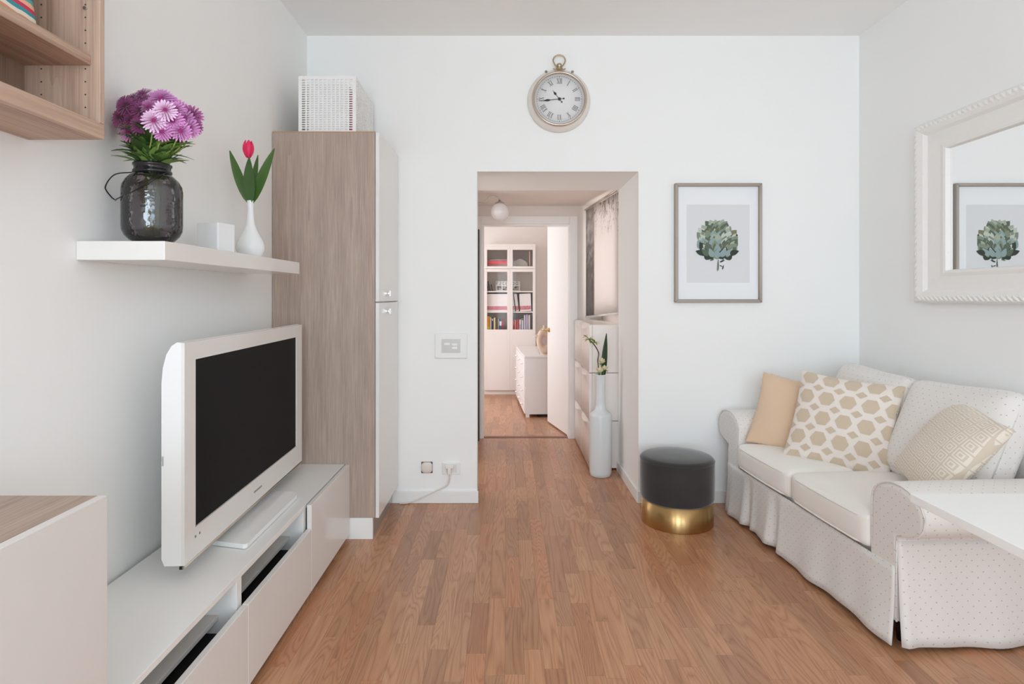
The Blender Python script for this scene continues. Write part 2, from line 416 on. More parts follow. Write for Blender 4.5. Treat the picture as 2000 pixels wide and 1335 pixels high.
# perforated white basket
bx0, bx1, by0, by1, bz0, bz1 = -1.088, -0.788, 3.10, 3.49, 2.0945, 2.396
t = thing('storage_basket', 'white perforated storage basket on top of the tall cabinet', 'basket', (-0.94, 3.29, bz0))
def lattice(bm, w, h, cols, rows, rim, M4, th=0.004, fill=None):
    box1 = []
    cw_, rh = (w-2*rim)/cols, (h-2*rim)/rows
    bb = new()
    box(bb, 0, w, 0, th, 0, rim); box(bb, 0, w, 0, th, h-rim, h); box(bb, 0, rim, 0, th, rim, h-rim); box(bb, w-rim, w, 0, th, rim, h-rim)
    for k in range(1, cols): box(bb, rim+k*cw_-0.0045, rim+k*cw_+0.0045, 0.0005, th-0.0005, rim, h-rim)
    for k in range(1, rows): box(bb, rim, w-rim, 0.001, th-0.001, rim+k*rh-0.003, rim+k*rh+0.003)
    merge(bm, bb, 0, M4)
W_, D_, H_ = bx1-bx0, by1-by0, bz1-bz0
b = new(); lattice(b, W_, H_, 12, 22, 0.018, Matrix.Translation((bx0, by0, bz0))); obj('front_panel', b, M['plastic'], t)
b = new(); lattice(b, W_, H_, 12, 22, 0.018, Matrix.Translation((bx0, by1-0.004, bz0))); obj('back_panel', b, M['plastic'], t)
RZ = Matrix.Rotation(PI/2, 4, 'Z')
b = new(); lattice(b, D_-0.008, H_, 15, 22, 0.018, Matrix.Translation((bx1, by0+0.004, bz0)) @ RZ); obj('side_panel', b, M['plastic'], t)
b = new(); lattice(b, D_-0.008, H_, 15, 22, 0.018, Matrix.Translation((bx0+0.004, by0+0.004, bz0)) @ RZ); obj('side_panel', b, M['plastic'], t)
b = new(); box(b, bx0+0.004, bx1-0.004, by0+0.004, by1-0.004, bz0, bz0+0.004); obj('bottom', b, M['plastic'], t)
b = new(); box(b, bx0+0.044, bx1-0.042, by0+0.0055, by0+0.30, bz0+0.005, bz1-0.035, 0.01); obj('liner', b, mat('white_liner', srgb(236, 234, 232), 0.8), t)
o = tag(obj('folded_cloth', box(new(), bx1-0.040, bx1-0.010, by0+0.02, by0+0.16, bz0+0.005, bz1-0.075, 0.008), mat('rose_cloth', srgb(214, 120, 150), 0.9)), 'rose coloured folded cloth inside the white perforated basket', 'cloth')

# ------------------------------------------------------------------ low cabinet at lower left
t = thing('low_cabinet', 'white low cabinet with walnut top left of the bench', 'cabinet', (-1.0, 0.75, 0))
b = new(); box(b, LX+0.016, -0.835, 0.25, 1.210, 0.0, 0.824); obj('carcass', b, M['satin'], t)
b = new(); box(b, LX+0.016, -0.834, 0.25, 1.211, 0.825, 0.843, 0.001); obj('top', b, M['veneer_y'], t)
LCW = mat('low_cabinet_white', srgb(224, 220, 216), 0.3)
b = new(); box(b, -0.833, -0.815, 0.733, 1.212, 0.02, 0.8435, 0.0015); obj('door', b, LCW, t)
b = new(); box(b, -0.833, -0.815, 0.25, 0.730, 0.02, 0.8435, 0.0015); obj('door', b, LCW, t)

# ------------------------------------------------------------------ tv bench
BX0, BXC, BX1, BT = LX+0.016, -0.834, -0.806, 0.386
t = thing('tv_bench', 'long low white gloss bench under the television', 'bench', (-1.0, 2.15, 0))
ys = [1.25, 1.85, 2.45, 3.048]
b = new(); box(b, BX0, BXC, ys[0], ys[3], BT-0.018, BT, 0.001); obj('top', b, M['satin'], t)
b = new(); box(b, BX0, BXC, ys[0], ys[3], 0.02, 0.036); obj('base_panel', b, M['satin'], t)
b = new(); box(b, BX0, BX0+0.008, ys[0]+0.018, ys[3]-0.018, 0.036, BT-0.018); obj('back_panel', b, M['satin'], t)
for (a, c) in ((ys[0], ys[0]+0.018), (ys[1]-0.017, ys[1]+0.017), (ys[2]-0.017, ys[2]+0.017), (ys[3]-0.018, ys[3])):
    b = new(); box(b, BX0+0.008, BXC, a, c, 0.036, BT-0.018, 0.001); obj('upright', b, M['satin'], t)
    b = new(); box(b, BX0+0.1, BXC-0.05, a, c, 0.0, 0.02); obj('foot', b, M['black'], t)
for k in (0, 1):
    y0, y1 = ys[k]+0.019, ys[k+1]-0.019
    b = new(); box(b, BX0+0.009, BXC-0.055, y0, y1, 0.252, 0.266, 0.001); obj('shelf', b, mat('niche_shelf_grey', srgb(214, 210, 205), 0.4), t)
    b = new(); box(b, BXC+0.008, BX1, ys[k]+0.002, ys[k+1]-0.002, 0.03, 0.288, 0.0015); d = obj('drawer_front', b, M['gloss'], t)
    b = new(); box(b, BX0+0.04, BXC+0.006, y0+0.002, y1-0.002, 0.05, 0.21); obj('drawer_box', b, M['dark'], d)
b = new(); box(b, BXC+0.008, BX1, ys[2]+0.002, ys[3]-0.002, 0.03, BT, 0.0015); obj('door', b, M['gloss'], t)

# ------------------------------------------------------------------ television
tv = thing('television', 'white framed flat television with a dark screen on the bench', 'television', (-0.970, 1.78, BT), math.radians(2.1))
W_, H_, z0 = 1.14, 0.668, 0.054
prof = [(0, 0), (0, H_), (-0.012, H_+0.002), (-0.028, H_-0.008), (-0.044, H_-0.035), (-0.054, H_-0.075), (-0.058, H_-0.12), (-0.058, 0.02), (-0.05, 0.0)]
b = new()
sx0, sx1, sz0, sz1 = 0.068, 1.062, 0.090, 0.612
# shell: sides, back as an extruded profile whose front opening is the bezel
ring_o = [(0.0, 0.0), (W_, 0.0), (W_, H_), (0.0, H_)]
ring_i = [(sx0, sz0), (sx1, sz0), (sx1, sz1), (sx0, sz1)]
prism(b, [(p[0]-0.006, p[1]+z0) for p in prof], 'y', 0.0, W_)
obj('housing', b, M['plastic'], tv, local=True)
b = new()
fo = [b.verts.new((0.004, y, z+z0)) for y, z in ring_o]; fi = [b.verts.new((0.004, y, z+z0)) for y, z in ring_i]
bo = [b.verts.new((-0.006, y, z+z0)) for y, z in ring_o]; bi = [b.verts.new((-0.006, y, z+z0)) for y, z in ring_i]
for k in range(4):
    n = (k+1) % 4
    b.faces.new((fo[k], fo[n], fi[n], fi[k])); b.faces.new((bo[k], bo[n], bi[n], bi[k]))
    b.faces.new((fo[k], fo[n], bo[n], bo[k])); b.faces.new((fi[k], fi[n], bi[n], bi[k]))
bz = obj('bezel', b, M['gloss'], tv, local=True)
b = new(); box(b, -0.0058, -0.0015, sx0+0.0005, sx1-0.0005, sz0+z0+0.0005, sz1+z0-0.0005); obj('screen', b, M['screen'], tv, local=True)
b = new(); tube(b, [(0.001, 0.0, z0-0.006), (0.001, W_, z0-0.006)], 0.005, 8); obj('trim_strip', b, M['champ'], tv, local=True)
b = new(); box(b, -0.012, 0.0, 0.0, W_, z0-0.011, z0-0.0005); obj('lower_edge', b, M['black'], tv, local=True)
b = new()
for k in range(7): box(b, 0.004, 0.0047, 0.535+k*0.012, 0.544+k*0.012, z0+0.040, z0+0.047)
obj('wordmark', b, mat('wordmark_grey', (0.22, 0.2, 0.2), 0.5), bz, local=True)
for k in range(2):
    b = new(); lathe(b, [(0.004, 0), (0.004, 0.001)], 12); b.transform(Matrix.Translation((0.004, 0.066+k*0.028, z0+0.062)) @ Matrix.Rotation(PI/2, 4, 'Y'))
    obj('indicator', b, mat('indicator_grey', (0.2, 0.17, 0.14), 0.5), bz, local=True)
b = new(); box(b, -0.062, -0.0575, -0.003, 0.012, z0+0.30, z0+0.33, 0.002); obj('side_button', b, M['steel'], tv, local=True)
b = new(); box(b, -0.105, -0.058, 0.10, W_-0.10, z0+0.06, z0+H_-0.14, 0.02, 3); obj('rear_cover', b, M['plastic'], tv, local=True)
b = new(); box(b, -0.09, -0.035, 0.48, 0.62, 0.016, z0+0.12, 0.012, 3); obj('neck', b, M['satin'], tv, local=True)
b = new(); poly = []
for (cx, cy, a0) in ((-0.15+0.03, 0.30+0.03, PI), (0.092-0.012, 0.24+0.012, 1.5*PI), (0.105-0.05, 0.79-0.05, 0), (-0.15+0.03, 0.80-0.03, 0.5*PI)):
    rr = 0.012 if a0 == 1.5*PI else (0.05 if a0 == 0 else 0.03)
    for k in range(6): a = a0+k*PI/10; poly.append((cx+rr*math.cos(a), cy+rr*math.sin(a)))
prism(b, poly, 'z', 0.002, 0.018); obj('stand_base', b, mat('stand_white_gloss', srgb(236, 236, 234), 0.12), tv, local=True)
b = new(); prism(b, [(px*0.985, 0.01+py*0.985) for px, py in poly], 'z', 0.0002, 0.002); obj('stand_foot', b, M['black'], tv, local=True)
b = new(); tube(b, spline([(-1.03, 2.0, BT+0.004), (-1.09, 1.91, BT+0.004), (-1.12, 1.97, BT+0.02), (-1.15, 2.02, BT+0.010), (-1.185, 2.10, BT+0.004)]), 0.0035, 6)
tag(obj('power_cable', b, M['black']), 'thin black power cable lying behind the television on the bench', 'cable')
b = new(); tube(b, spline([(-1.10, 2.06, BT+0.004), (-1.15, 2.10, BT+0.06), (-1.185, 2.2, BT+0.16), (-1.192, 2.3, BT+0.30)]), 0.003, 6)
tag(obj('aerial_cable', b, M['plastic']), 'thin white cable rising along the wall behind the television', 'cable')

# ------------------------------------------------------------------ open wall cabinet, top left
cz0, cy1, cxf = 1.642, 1.497, -1.014
t = thing('wall_cabinet', 'open walnut wall cabinet at the upper left', 'cabinet', (-1.11, 1.1, cz0))
b = new(); box(b, LX+0.001, cxf, 0.70, cy1, cz0, cz0+0.038, 0.0015); obj('bottom_panel', b, M['veneer_w'], t)
b = new(); box(b, LX+0.001, cxf, 0.70, cy1, 2.26, 2.285, 0.0015); obj('top_panel', b, M['veneer_w'], t)
for a in (0.70, cy1-0.017):
    b = new(); box(b, LX+0.001, cxf, a, a+0.017, cz0+0.0385, 2.2595, 0.001); sp = obj('side_panel', b, M['veneer_wz'], t)
b = new()
for k in range(13):
    z = cz0+0.075+k*0.032; box(b, -1.0515, -1.0485, cy1-0.0180, cy1-0.0171, z, z+0.003)
    box(b, -1.1615, -1.1585, cy1-0.0180, cy1-0.0171, z, z+0.003)
o = obj('peg_holes', b, M['dark'], sp); o['kind'] = 'stuff'
b = new(); lathe(b, [(0.0045, 0), (0.0045, 0.004)], 14); b.transform(Matrix.Translation((-1.05, cy1-0.0172, 1.965)) @ Matrix.Rotation(PI/2, 4, 'X')); obj('screw', b, M['steel'], sp)
b = new(); box(b, LX+0.006, cxf-0.022, 0.718, cy1-0.018, 1.823, 1.848, 0.0015); obj('shelf', b, M['veneer_w'], t)
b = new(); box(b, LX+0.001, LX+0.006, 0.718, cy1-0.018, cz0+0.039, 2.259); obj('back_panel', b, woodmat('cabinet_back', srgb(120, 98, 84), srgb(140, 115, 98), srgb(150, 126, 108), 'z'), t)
# striped fabric pouch on its shelf
m = mat('striped_fabric', (1, 1, 1), 0.9); n = NT(m); s = n.sep(n.objc())
f = n.math('FRACT', n.math('MULTIPLY', n.math('ADD', s[2], n.math('ADD', n.math('MULTIPLY', s[0], 0.35), n.math('MULTIPLY', n.noise(n.objc(), 9), 0.03))), 9.0))
cr = n.n('ShaderNodeValToRGB'); cr.color_ramp.interpolation = 'CONSTANT'; n.l(f, cr.inputs[0])
e = cr.color_ramp.elements
cols = [(40, 130, 140), (210, 225, 220), (226, 150, 110), (150, 200, 205), (20, 120, 130), (120, 190, 200), (226, 150, 110), (235, 225, 210), (60, 150, 160), (200, 60, 90), (240, 180, 150), (90, 170, 170)]
while len(e) < len(cols): e.new(0.5)
for k, c in enumerate(cols): e[k].position = k/len(cols); e[k].color = srgb(*c)
n.l(cr.outputs[0], n.p.inputs['Base Color'])
b = new(); puffbox(b, -1.18, -1.078, 1.12, 1.385, 1.8485, 2.06, 0.03, (0.004, 0.006, 0.01), 8)
for v in b.verts:
    k = (v.co.z-1.8485)/0.21; v.co.y = 1.25+(v.co.y-1.25)*(1-0.22*k); v.co.x = -1.13+(v.co.x+1.13)*(1-0.3*k)
t2 = tag(obj('fabric_pouch', b, m), 'colourful striped fabric pouch inside the open wall cabinet', 'pouch')

# ------------------------------------------------------------------ floating shelf and its things
SZ = 1.403
b = new(); box(b, LX+0.001, -0.958, 1.663, 2.744, SZ-0.053, SZ, 0.0015)
tag(obj('floating_shelf', b, M['gloss']), 'white gloss floating shelf on the left wall', 'shelf')
def tinted(name, col, gl=0.08, bumpy=False, flat=None):
    m = bpy.data.materials.new(name); m.use_nodes = True; t = NT(m); t.t.nodes.remove(t.p)
    tr = t.n('ShaderNodeBsdfTransparent'); tr.inputs[0].default_value = (*col, 1)
    gs = t.n('ShaderNodeBsdfGlossy'); gs.inputs['Roughness'].default_value = 0.04; gs.inputs[0].default_value = (1, 1, 1, 1)
    fr = t.n('ShaderNodeFresnel'); fr.inputs[0].default_value = 1.5
    mx = t.n('ShaderNodeMixShader'); t.val(t.math('ADD', fr.outputs[0], gl-0.04) if flat is None else flat, mx.inputs[0]); t.l(tr.outputs[0], mx.inputs[1]); t.l(gs.outputs[0], mx.inputs[2])
    if bumpy:
        vo = t.n('ShaderNodeTexVoronoi'); t.l(t.objc(), vo.inputs['Vector']); vo.inputs['Scale'].default_value = 110
        bn = t.n('ShaderNodeBump'); bn.inputs['Strength'].default_value = 0.12; bn.inputs['Distance'].default_value = 0.004
        t.l(vo.outputs['Distance'], bn.inputs['Height']); t.l(bn.outputs[0], gs.inputs['Normal']); t.l(bn.outputs[0], fr.inputs['Normal'])
    t.l(mx.outputs[0], t.t.nodes['Material Output'].inputs[0]); return m
VX, VY = -1.083, 1.815
t = thing('glass_jar_vase', 'smoky black glass jar vase with wire handle on the floating shelf', 'vase', (VX, VY, SZ))
R = 0.083
po = [(0.0, 0.0), (0.050, 0.0), (0.052, 0.010), (0.060, 0.014), (0.074, 0.028), (0.0815, 0.044), (R, 0.060), (R, 0.165), (0.081, 0.180), (0.072, 0.198), (0.058, 0.212), (0.050, 0.218)]
b = new(); lathe(b, po+[(0.047, 0.218), (0.055, 0.208), (0.078, 0.176), (0.080, 0.165), (0.080, 0.058), (0.070, 0.024), (0.045, 0.012), (0.0, 0.012)], 48, cap0=False, cap1=False)
obj('glass_body', b, tinted('smoke_glass', (0.54, 0.52, 0.54), 0.07, True), t, local=True)
b = new(); lathe(b, [(0.0505, 0.217), (0.0535, 0.221), (0.0535, 0.226), (0.050, 0.230), (0.050, 0.238), (0.0535, 0.242), (0.0535, 0.247), (0.049, 0.249), (0.045, 0.246), (0.045, 0.22)], 40, cap0=False, cap1=False)
obj('rim', b, mat('black_glass_rim', (0.012, 0.012, 0.014), 0.12), t, local=True)
hl = spline([(-0.052, -0.01, 0.222), (-0.085, -0.05, 0.205), (-0.125, -0.03, 0.165), (-0.115, 0.0, 0.14), (-0.07, -0.055, 0.135), (0.0, -0.083, 0.155), (0.04, -0.078, 0.185), (0.052, -0.012, 0.222)], 8)
hl = [(max(p.x, -0.122), p.y, p.z) for p in hl]
b = new(); tube(b, hl, 0.0018, 6); obj('wire_handle', b, M['black'], t, local=True)

# chrysanthemums
def petalmat(name, c_in, c_out):
    m = mat(name, c_out, 0.7, Sheen_Weight=0.2); t = NT(m); s = t.sep(t.objc())
    r = t.math('SQRT', t.math('ADD', t.math('MULTIPLY', s[0], s[0]), t.math('MULTIPLY', s[1], s[1])))
    t.l(t.mix(1.0, t.ramp(t.math('MULTIPLY', r, 34.0), [(0.12, c_in), (0.55, c_out), (1.0, tuple(min(1, c*1.3) for c in c_out[:3])+(1,))]), t.ramp(t.n('ShaderNodeObjectInfo').outputs['Random'], [(0.0, (0.62, 0.60, 0.66, 1)), (1.0, (1.0, 1.0, 1.0, 1))]), 'MULTIPLY'), t.p.inputs['Base Color'])
    return m
PM = {'purple': petalmat('purple_petals', srgb(104, 34, 82), srgb(162, 82, 138)),
      'pink': petalmat('pink_petals', srgb(168, 56, 130), srgb(212, 142, 198)),
      'pale': petalmat('pale_pink_petals', srgb(176, 80, 146), srgb(232, 194, 224))}
LEAF = mat('leaf_green', srgb(112, 146, 70), 0.55); LEAF2 = mat('leaf_dark_green', srgb(64, 96, 46), 0.5); STEM = mat('stem_green', srgb(146, 168, 88), 0.6)
def petals(rad, n, layers, droop):
    b = new()
    for L in range(layers):
        rl = rad*(1-0.17*L); up = 0.08+0.62*L/max(1, layers-1)-droop
        for k in range(n-3*L):
            a = 2*PI*(k+0.5*L+random.uniform(-0.15, 0.15))/(n-3*L); wd = rl*0.085; u = up+random.uniform(-0.09, 0.09)
            ca, sa = math.cos(a), math.sin(a); vs = []
            for (q, ww, zz) in ((0.12, 0.35, 0), (0.5, 0.9, 0.5), (0.85, 1.0, 0.8), (1.0, 0.35, 0.85)):
                for sgn in (-1, 1):
                    x_, y_ = rl*q, sgn*wd*ww
                    vs.append((x_*ca-y_*sa, x_*sa+y_*ca, rl*zz*u+(0.1*wd if sgn > 0 else 0)+0.0015*L))
            addmesh(b, vs, [(0, 1, 3, 2), (2, 3, 5, 4), (4, 5, 7, 6)], 0, True)
    return b
def leafmesh(b, p0, d, length, width, bend=0.25, mi=0, up=Vector((0, 0, 1)), seg=5, tip=1.0):
    d = Vector(d).normalized(); s_ = d.cross(up)
    if s_.length < 0.05: s_ = d.cross(Vector((1, 0, 0)))
    s_.normalize(); nn = s_.cross(d); vs = []
    for k in range(seg+1):
        q = k/seg; c = Vector(p0)+d*length*q-nn*bend*length*q*q
        ww = width*math.sin(PI*min(0.98, q**0.8*tip*0.97+0.03))**0.8*0.5
        vs += [tuple(c-s_*ww+nn*ww*0.25), tuple(c), tuple(c+s_*ww+nn*ww*0.25)]
    fs = []
    for k in range(seg):
        a = 3*k; fs += [(a, a+1, a+4, a+3), (a+1, a+2, a+5, a+4)]
    addmesh(b, vs, fs, mi, True)
protos = {}
def blossom_data(kind):
    if kind not in protos:
        lst = []
        for q in range(2):
            b = petals(0.033, 20, 4, 0.10*q); o = obj('petals', b, PM[kind])
            b = new(); sphere(b, (0, 0, 0.004), 0.0075, (1, 1, 0.6), 10, 6); c = obj('flower_centre', b, mat('centre_'+kind+str(q), srgb(150, 40, 110) if kind != 'purple' else srgb(90, 50, 60), 0.8))
            lst.append((o.data, c.data)); bpy.data.objects.remove(o); bpy.data.objects.remove(c)
        protos[kind] = lst
    return random.choice(protos[kind])
# (dx, dy, z) of the heads round the jar's axis, with their colour
heads = [(-0.105, 0.00, 1.815, 'purple'), (-0.085, -0.04, 1.838, 'purple'), (-0.060, 0.02, 1.850, 'purple'), (-0.098, 0.05, 1.835, 'purple'), (-0.095, -0.045, 1.792, 'purple'),
         (-0.065, -0.05, 1.812, 'purple'), (-0.035, -0.02, 1.842, 'purple'), (-0.080, 0.03, 1.770, 'purple'), (-0.070, -0.045, 1.752, 'pink'), (-0.045, 0.05, 1.838, 'purple'),
         (-0.034, -0.060, 1.812, 'purple'), (0.039, -0.095, 1.815, 'pale'), (0.005, -0.100, 1.783, 'pale'), (-0.008, -0.06, 1.822, 'pink'), (0.010, 0.00, 1.852, 'pink'), (-0.005, 0.05, 1.852, 'pink'),
         (0.045, -0.03, 1.842, 'pink'), (0.050, 0.04, 1.842, 'pink'), (0.078, 0.0, 1.822, 'pink'), (0.062, -0.07, 1.782, 'pink'), (0.095, -0.035, 1.790, 'pink'),
         (0.118, 0.01, 1.800, 'purple'), (0.112, -0.03, 1.762, 'pink'), (0.085, -0.06, 1.752, 'pink'), (0.030, -0.085, 1.750, 'pink'), (0.098, 0.05, 1.815, 'purple'), (0.125, 0.0, 1.768, 'purple'), (-0.040, -0.07, 1.768, 'purple'),
         (-0.112, -0.01, 1.790, 'purple'), (-0.080, -0.06, 1.825, 'purple'), (-0.050, -0.03, 1.828, 'purple'), (-0.030, 0.03, 1.862, 'pink'), (0.028, -0.045, 1.848, 'pink'), (0.070, -0.045, 1.815, 'pink'), (-0.098, 0.01, 1.755, 'purple'), (-0.062, -0.065, 1.785, 'purple')]
FL = {'purple': 'deep purple chrysanthemum in the smoky glass jar', 'pink': 'mauve pink chrysanthemum in the smoky glass jar', 'pale': 'pale pink open chrysanthemum at the front of the smoky glass jar'}
for (dx, dy, z, kind) in heads:
    kd = (VY+dy)/VY; hx = max((VX+dx)*kd, LX+0.035); z = 1.25+(z-1.25)*kd; hp = Vector((hx, VY+dy, z))
    lbl = FL[kind] if kind != 'pale' else ('pale pink open chrysanthemum, upper of the two at the front of the jar' if dx > 0.02 else 'pale pink open chrysanthemum, lower of the two at the front of the jar')
    t = thing('chrysanthemum', lbl, 'flower', (VX+dx*0.18, VY+dy*0.18, SZ+0.02), 0, 'cut chrysanthemums in the smoky glass jar')
    base = Vector(t.location); nrm = ((hp-Vector((VX+0.01, VY+0.04, 1.74))).normalized()+Vector((random.uniform(-0.2, 0.35), -0.75+random.uniform(-0.3, 0.3), -0.05))).normalized()
    pd, cd_ = blossom_data(kind)
    q = nrm.to_track_quat('Z', 'Y'); ss = random.uniform(0.88, 1.12)
    for nm, da_ in (('petals', pd), ('flower_centre', cd_)):
        o = bpy.data.objects.new(nm, da_); C.objects.link(o); o.parent = t; o.location = hp-base
        o.rotation_mode = 'QUATERNION'; o.rotation_quaternion = q; o.scale = (ss, ss, ss)
    nk = Vector((VX+dx*0.25, VY+dy*0.3, SZ+0.235))
    b = new(); tube(b, spline([base, nk, (nk+hp)/2+Vector((dx*0.12, 0, 0)), hp-nrm*0.002], 5), 0.0024, 5); obj('stem', b, STEM, t)
    b = new()
    for k in range(6):
        q_ = random.uniform(0.0, 0.62); p0 = nk.lerp(hp, q_)
        a = random.uniform(0, 2*PI); dd = Vector((math.cos(a)*0.8+dx*4, math.sin(a)*0.8-0.2, random.uniform(0.3, 1.5)))
        if p0.x+dd.x*0.05 < LX+0.04: dd.x = abs(dd.x)*0.2
        leafmesh(b, p0, dd, random.uniform(0.045, 0.08), random.uniform(0.020, 0.032), random.uniform(0.1, 0.5), random.choice((0, 1)))
    obj('leaves', b, [LEAF, LEAF2], t)

# candle holder
t = thing('candle_holder', 'white square candle holder on the floating shelf', 'candle holder', (-1.083, 2.213, SZ), math.radians(-14))
b = new(); h_ = 0.046
def rr(hw, r, n=5):
    out = []
    for (sx, sy, a0) in ((1, 1, 0), (-1, 1, PI/2), (-1, -1, PI), (1, -1, 1.5*PI)):
        for k in range(n+1): a = a0+k*PI/2/n; out.append((sx*(hw-r)+r*math.cos(a), sy*(hw-r)+r*math.sin(a)))
    return out
A = rr(h_, 0.006); I = rr(h_-0.005, 0.005); n_ = len(A)
rings = []
for (pl, z) in ((A, 0), (A, 0.113), (I, 0.113), (I, 0.085)): rings.append([b.verts.new((x_, y_, z)) for x_, y_ in pl])
for a, c in zip(rings, rings[1:]):
    for k in range(n_): b.faces.new((a[k], a[(k+1) % n_], c[(k+1) % n_], c[k]))
b.faces.new(rings[0][::-1]); obj('glass_body', b, mat('frosted_white_glass', srgb(240, 240, 240), 0.25), t, local=True)
b = new(); prism(b, rr(h_-0.0055, 0.005), 'z', 0.03, 0.0849); obj('wax', b, mat('white_wax', srgb(244, 240, 232), 0.5), t, local=True)
b = new(); tube(b, [(0, 0, 0.084), (0.001, 0, 0.094)], 0.001, 5); obj('wick', b, M['ink'], t, local=True)

# white bottle vase with a tulip
t = thing('bud_vase', 'white pear shaped bud vase on the floating shelf', 'vase', (-1.083, 2.51, SZ))
pv = spline([(0.030, 0, 0), (0.044, 0, 0.012), (0.0575, 0, 0.045), (0.052, 0, 0.075), (0.034, 0, 0.110), (0.019, 0, 0.145), (0.0135, 0, 0.185), (0.0125, 0, 0.22), (0.0145, 0, 0.248)], 5)
b = new(); lathe(b, [(0, 0)]+[(p.x, p.z) for p in pv]+[(0.011, 0.248), (0.010, 0.20), (0.0, 0.19)], 32, cap0=False, cap1=False); obj('vase_body', b, M['ceramic'], t, local=True)
t = thing('tulip', 'single red pink tulip in the white bud vase', 'flower', (-1.083, 2.51, SZ+0.20))
b = new(); tube(b, spline([(-1.083, 2.51, SZ+0.20), (-1.083, 2.51, SZ+0.32), (-1.088, 2.505, SZ+0.43)], 6), 0.0035, 6); obj('stem', b, LEAF2, t)
b = new()
for k in range(6):
    a = k*PI/3; rr_ = 0.021 if k % 2 else 0.023
    vs = []; fs = []
    for i in range(7):
        q = i/6; rad = rr_*math.sin(PI*(0.12+0.70*q))**0.9; hw = 0.62*math.sin(PI*min(0.97, 0.15+0.8*q))**0.6
        for j in range(5):
            aa = a+(j-2)/2*hw; vs.append((-1.0895+rad*math.cos(aa), 2.503+rad*math.sin(aa), SZ+0.428+0.072*q))
    for i in range(6):
        for j in range(4): fs.append((5*i+j, 5*i+j+1, 5*i+j+6, 5*i+j+5))
    addmesh(b, vs, fs, 0, True)
obj('petals', b, mat('tulip_red', srgb(232, 32, 92), 0.45), t)
for (d, L, w_) in (((-0.32, -0.15, 1), 0.23, 0.040), ((0.42, -0.1, 1), 0.25, 0.046), ((0.10, -0.35, 1), 0.19, 0.05), ((-0.02, 0.3, 1), 0.24, 0.03)):
    b = new(); leafmesh(b, (-1.083+d[0]*0.02, 2.51+d[1]*0.02, SZ+0.235), d, L, w_, 0.10*(1 if d[0] > 0 else -1)*0+0.05, up=Vector((0, -1, 0.2)), seg=8, tip=0.98)
    obj('leaf', b, LEAF2 if d[1] < -0.2 else mat('tulip_leaf', srgb(70, 104, 44), 0.45), t)

# ------------------------------------------------------------------ wall clock
CX, CZ = 0.3135, 2.4216
t = thing('wall_clock', 'round pocket-watch style wall clock above the passage', 'clock', (CX, BY, CZ))
RXm = Matrix.Rotation(PI/2, 4, 'X')         # lathe axis +z -> -y (out of the wall)
def cl(prof, m, name, par=t, seg=64, **k):
    b = new(); lathe(b, prof, seg, cap0=False, cap1=False, **k); b.transform(RXm); return obj(name, b, m, par, local=True)
cl([(0.0, 0.001), (0.184, 0.001), (0.190, 0.008), (0.188, 0.018), (0.176, 0.032), (0.166, 0.042), (0.15, 0.044), (0.0, 0.044)], mat('cream_case', srgb(232, 224, 216), 0.35), 'case')
cl([(0.150, 0.040), (0.160, 0.040), (0.1655, 0.048), (0.165, 0.056), (0.160, 0.062), (0.153, 0.062), (0.150, 0.056), (0.150, 0.040)], mat('bezel_champagne', (0.62, 0.53, 0.45), 0.18, 1), 'bezel')
face = cl([(0.0, 0.0445), (0.150, 0.0445), (0.150, 0.046), (0.0, 0.046)], M['paper'], 'dial')
# numerals drawn with strokes
def stroke(b, x0, z0, x1, z1, wd):
    d = Vector((x1-x0, 0, z1-z0)); s_ = Vector((-d.z, 0, d.x)).normalized()*wd/2; a, c = Vector((x0, 0, z0)), Vector((x1, 0, z1))
    addmesh(b, [a-s_, a+s_, c+s_, c-s_, *( [v+Vector((0, -0.0006, 0)) for v in (a-s_, a+s_, c+s_, c-s_)])], [(0, 1, 2, 3), (4, 5, 6, 7), (0, 1, 5, 4), (1, 2, 6, 5), (2, 3, 7, 6), (3, 0, 4, 7)])
def numeral(s):
    b = new(); wds = {'I': 0.008, 'V': 0.017, 'X': 0.017}; tot = sum(wds[c] for c in s); x_ = -tot/2; hh = 0.014; TK, TN = 0.0034, 0.0011
    for c in s:
        wv = wds[c]
        if c == 'I': stroke(b, x_+wv/2, -hh, x_+wv/2, hh, TK)
        if c == 'V': stroke(b, x_+0.003, hh, x_+wv/2, -hh, TK); stroke(b, x_+wv-0.003, hh, x_+wv/2, -hh, TN)
        if c == 'X': stroke(b, x_+0.003, hh, x_+wv-0.003, -hh, TK); stroke(b, x_+wv-0.003, hh, x_+0.003, -hh, TN)
        x_ += wv
    stroke(b, -tot/2, hh, tot/2, hh, 0.0011); stroke(b, -tot/2, -hh, tot/2, -hh, 0.0011)
    return b
for k, s in enumerate(('XII', 'I', 'II', 'III', 'IIII', 'V', 'VI', 'VII', 'VIII', 'IX', 'X', 'XI')):
    a = k*PI/6; b = numeral(s)
    b.transform(Matrix.Translation((0.108*math.sin(a), -0.0462, 0.108*math.cos(a))) @ Matrix.Rotation(a, 4, 'Y')); obj('numeral', b, M['greyink'], face, local=True)
b = new()
for k in range(60):
    a = k*PI/30; r0 = 0.130 if k % 5 else 0.128
    stroke(b, r0*math.sin(a), r0*math.cos(a), 0.135*math.sin(a), 0.135*math.cos(a), 0.0014 if k % 5 else 0.003)
b.transform(Matrix.Translation((0, -0.0462, 0))); obj('minute_track', b, M['greyink'], face, local=True)
b = new(); tube(b, [(0.136*math.sin(k*PI/32), -0.0462, 0.136*math.cos(k*PI/32)) for k in range(64)], 0.0006, 4, closed=True); obj('dial_ring', b, M['greyink'], face, local=True)
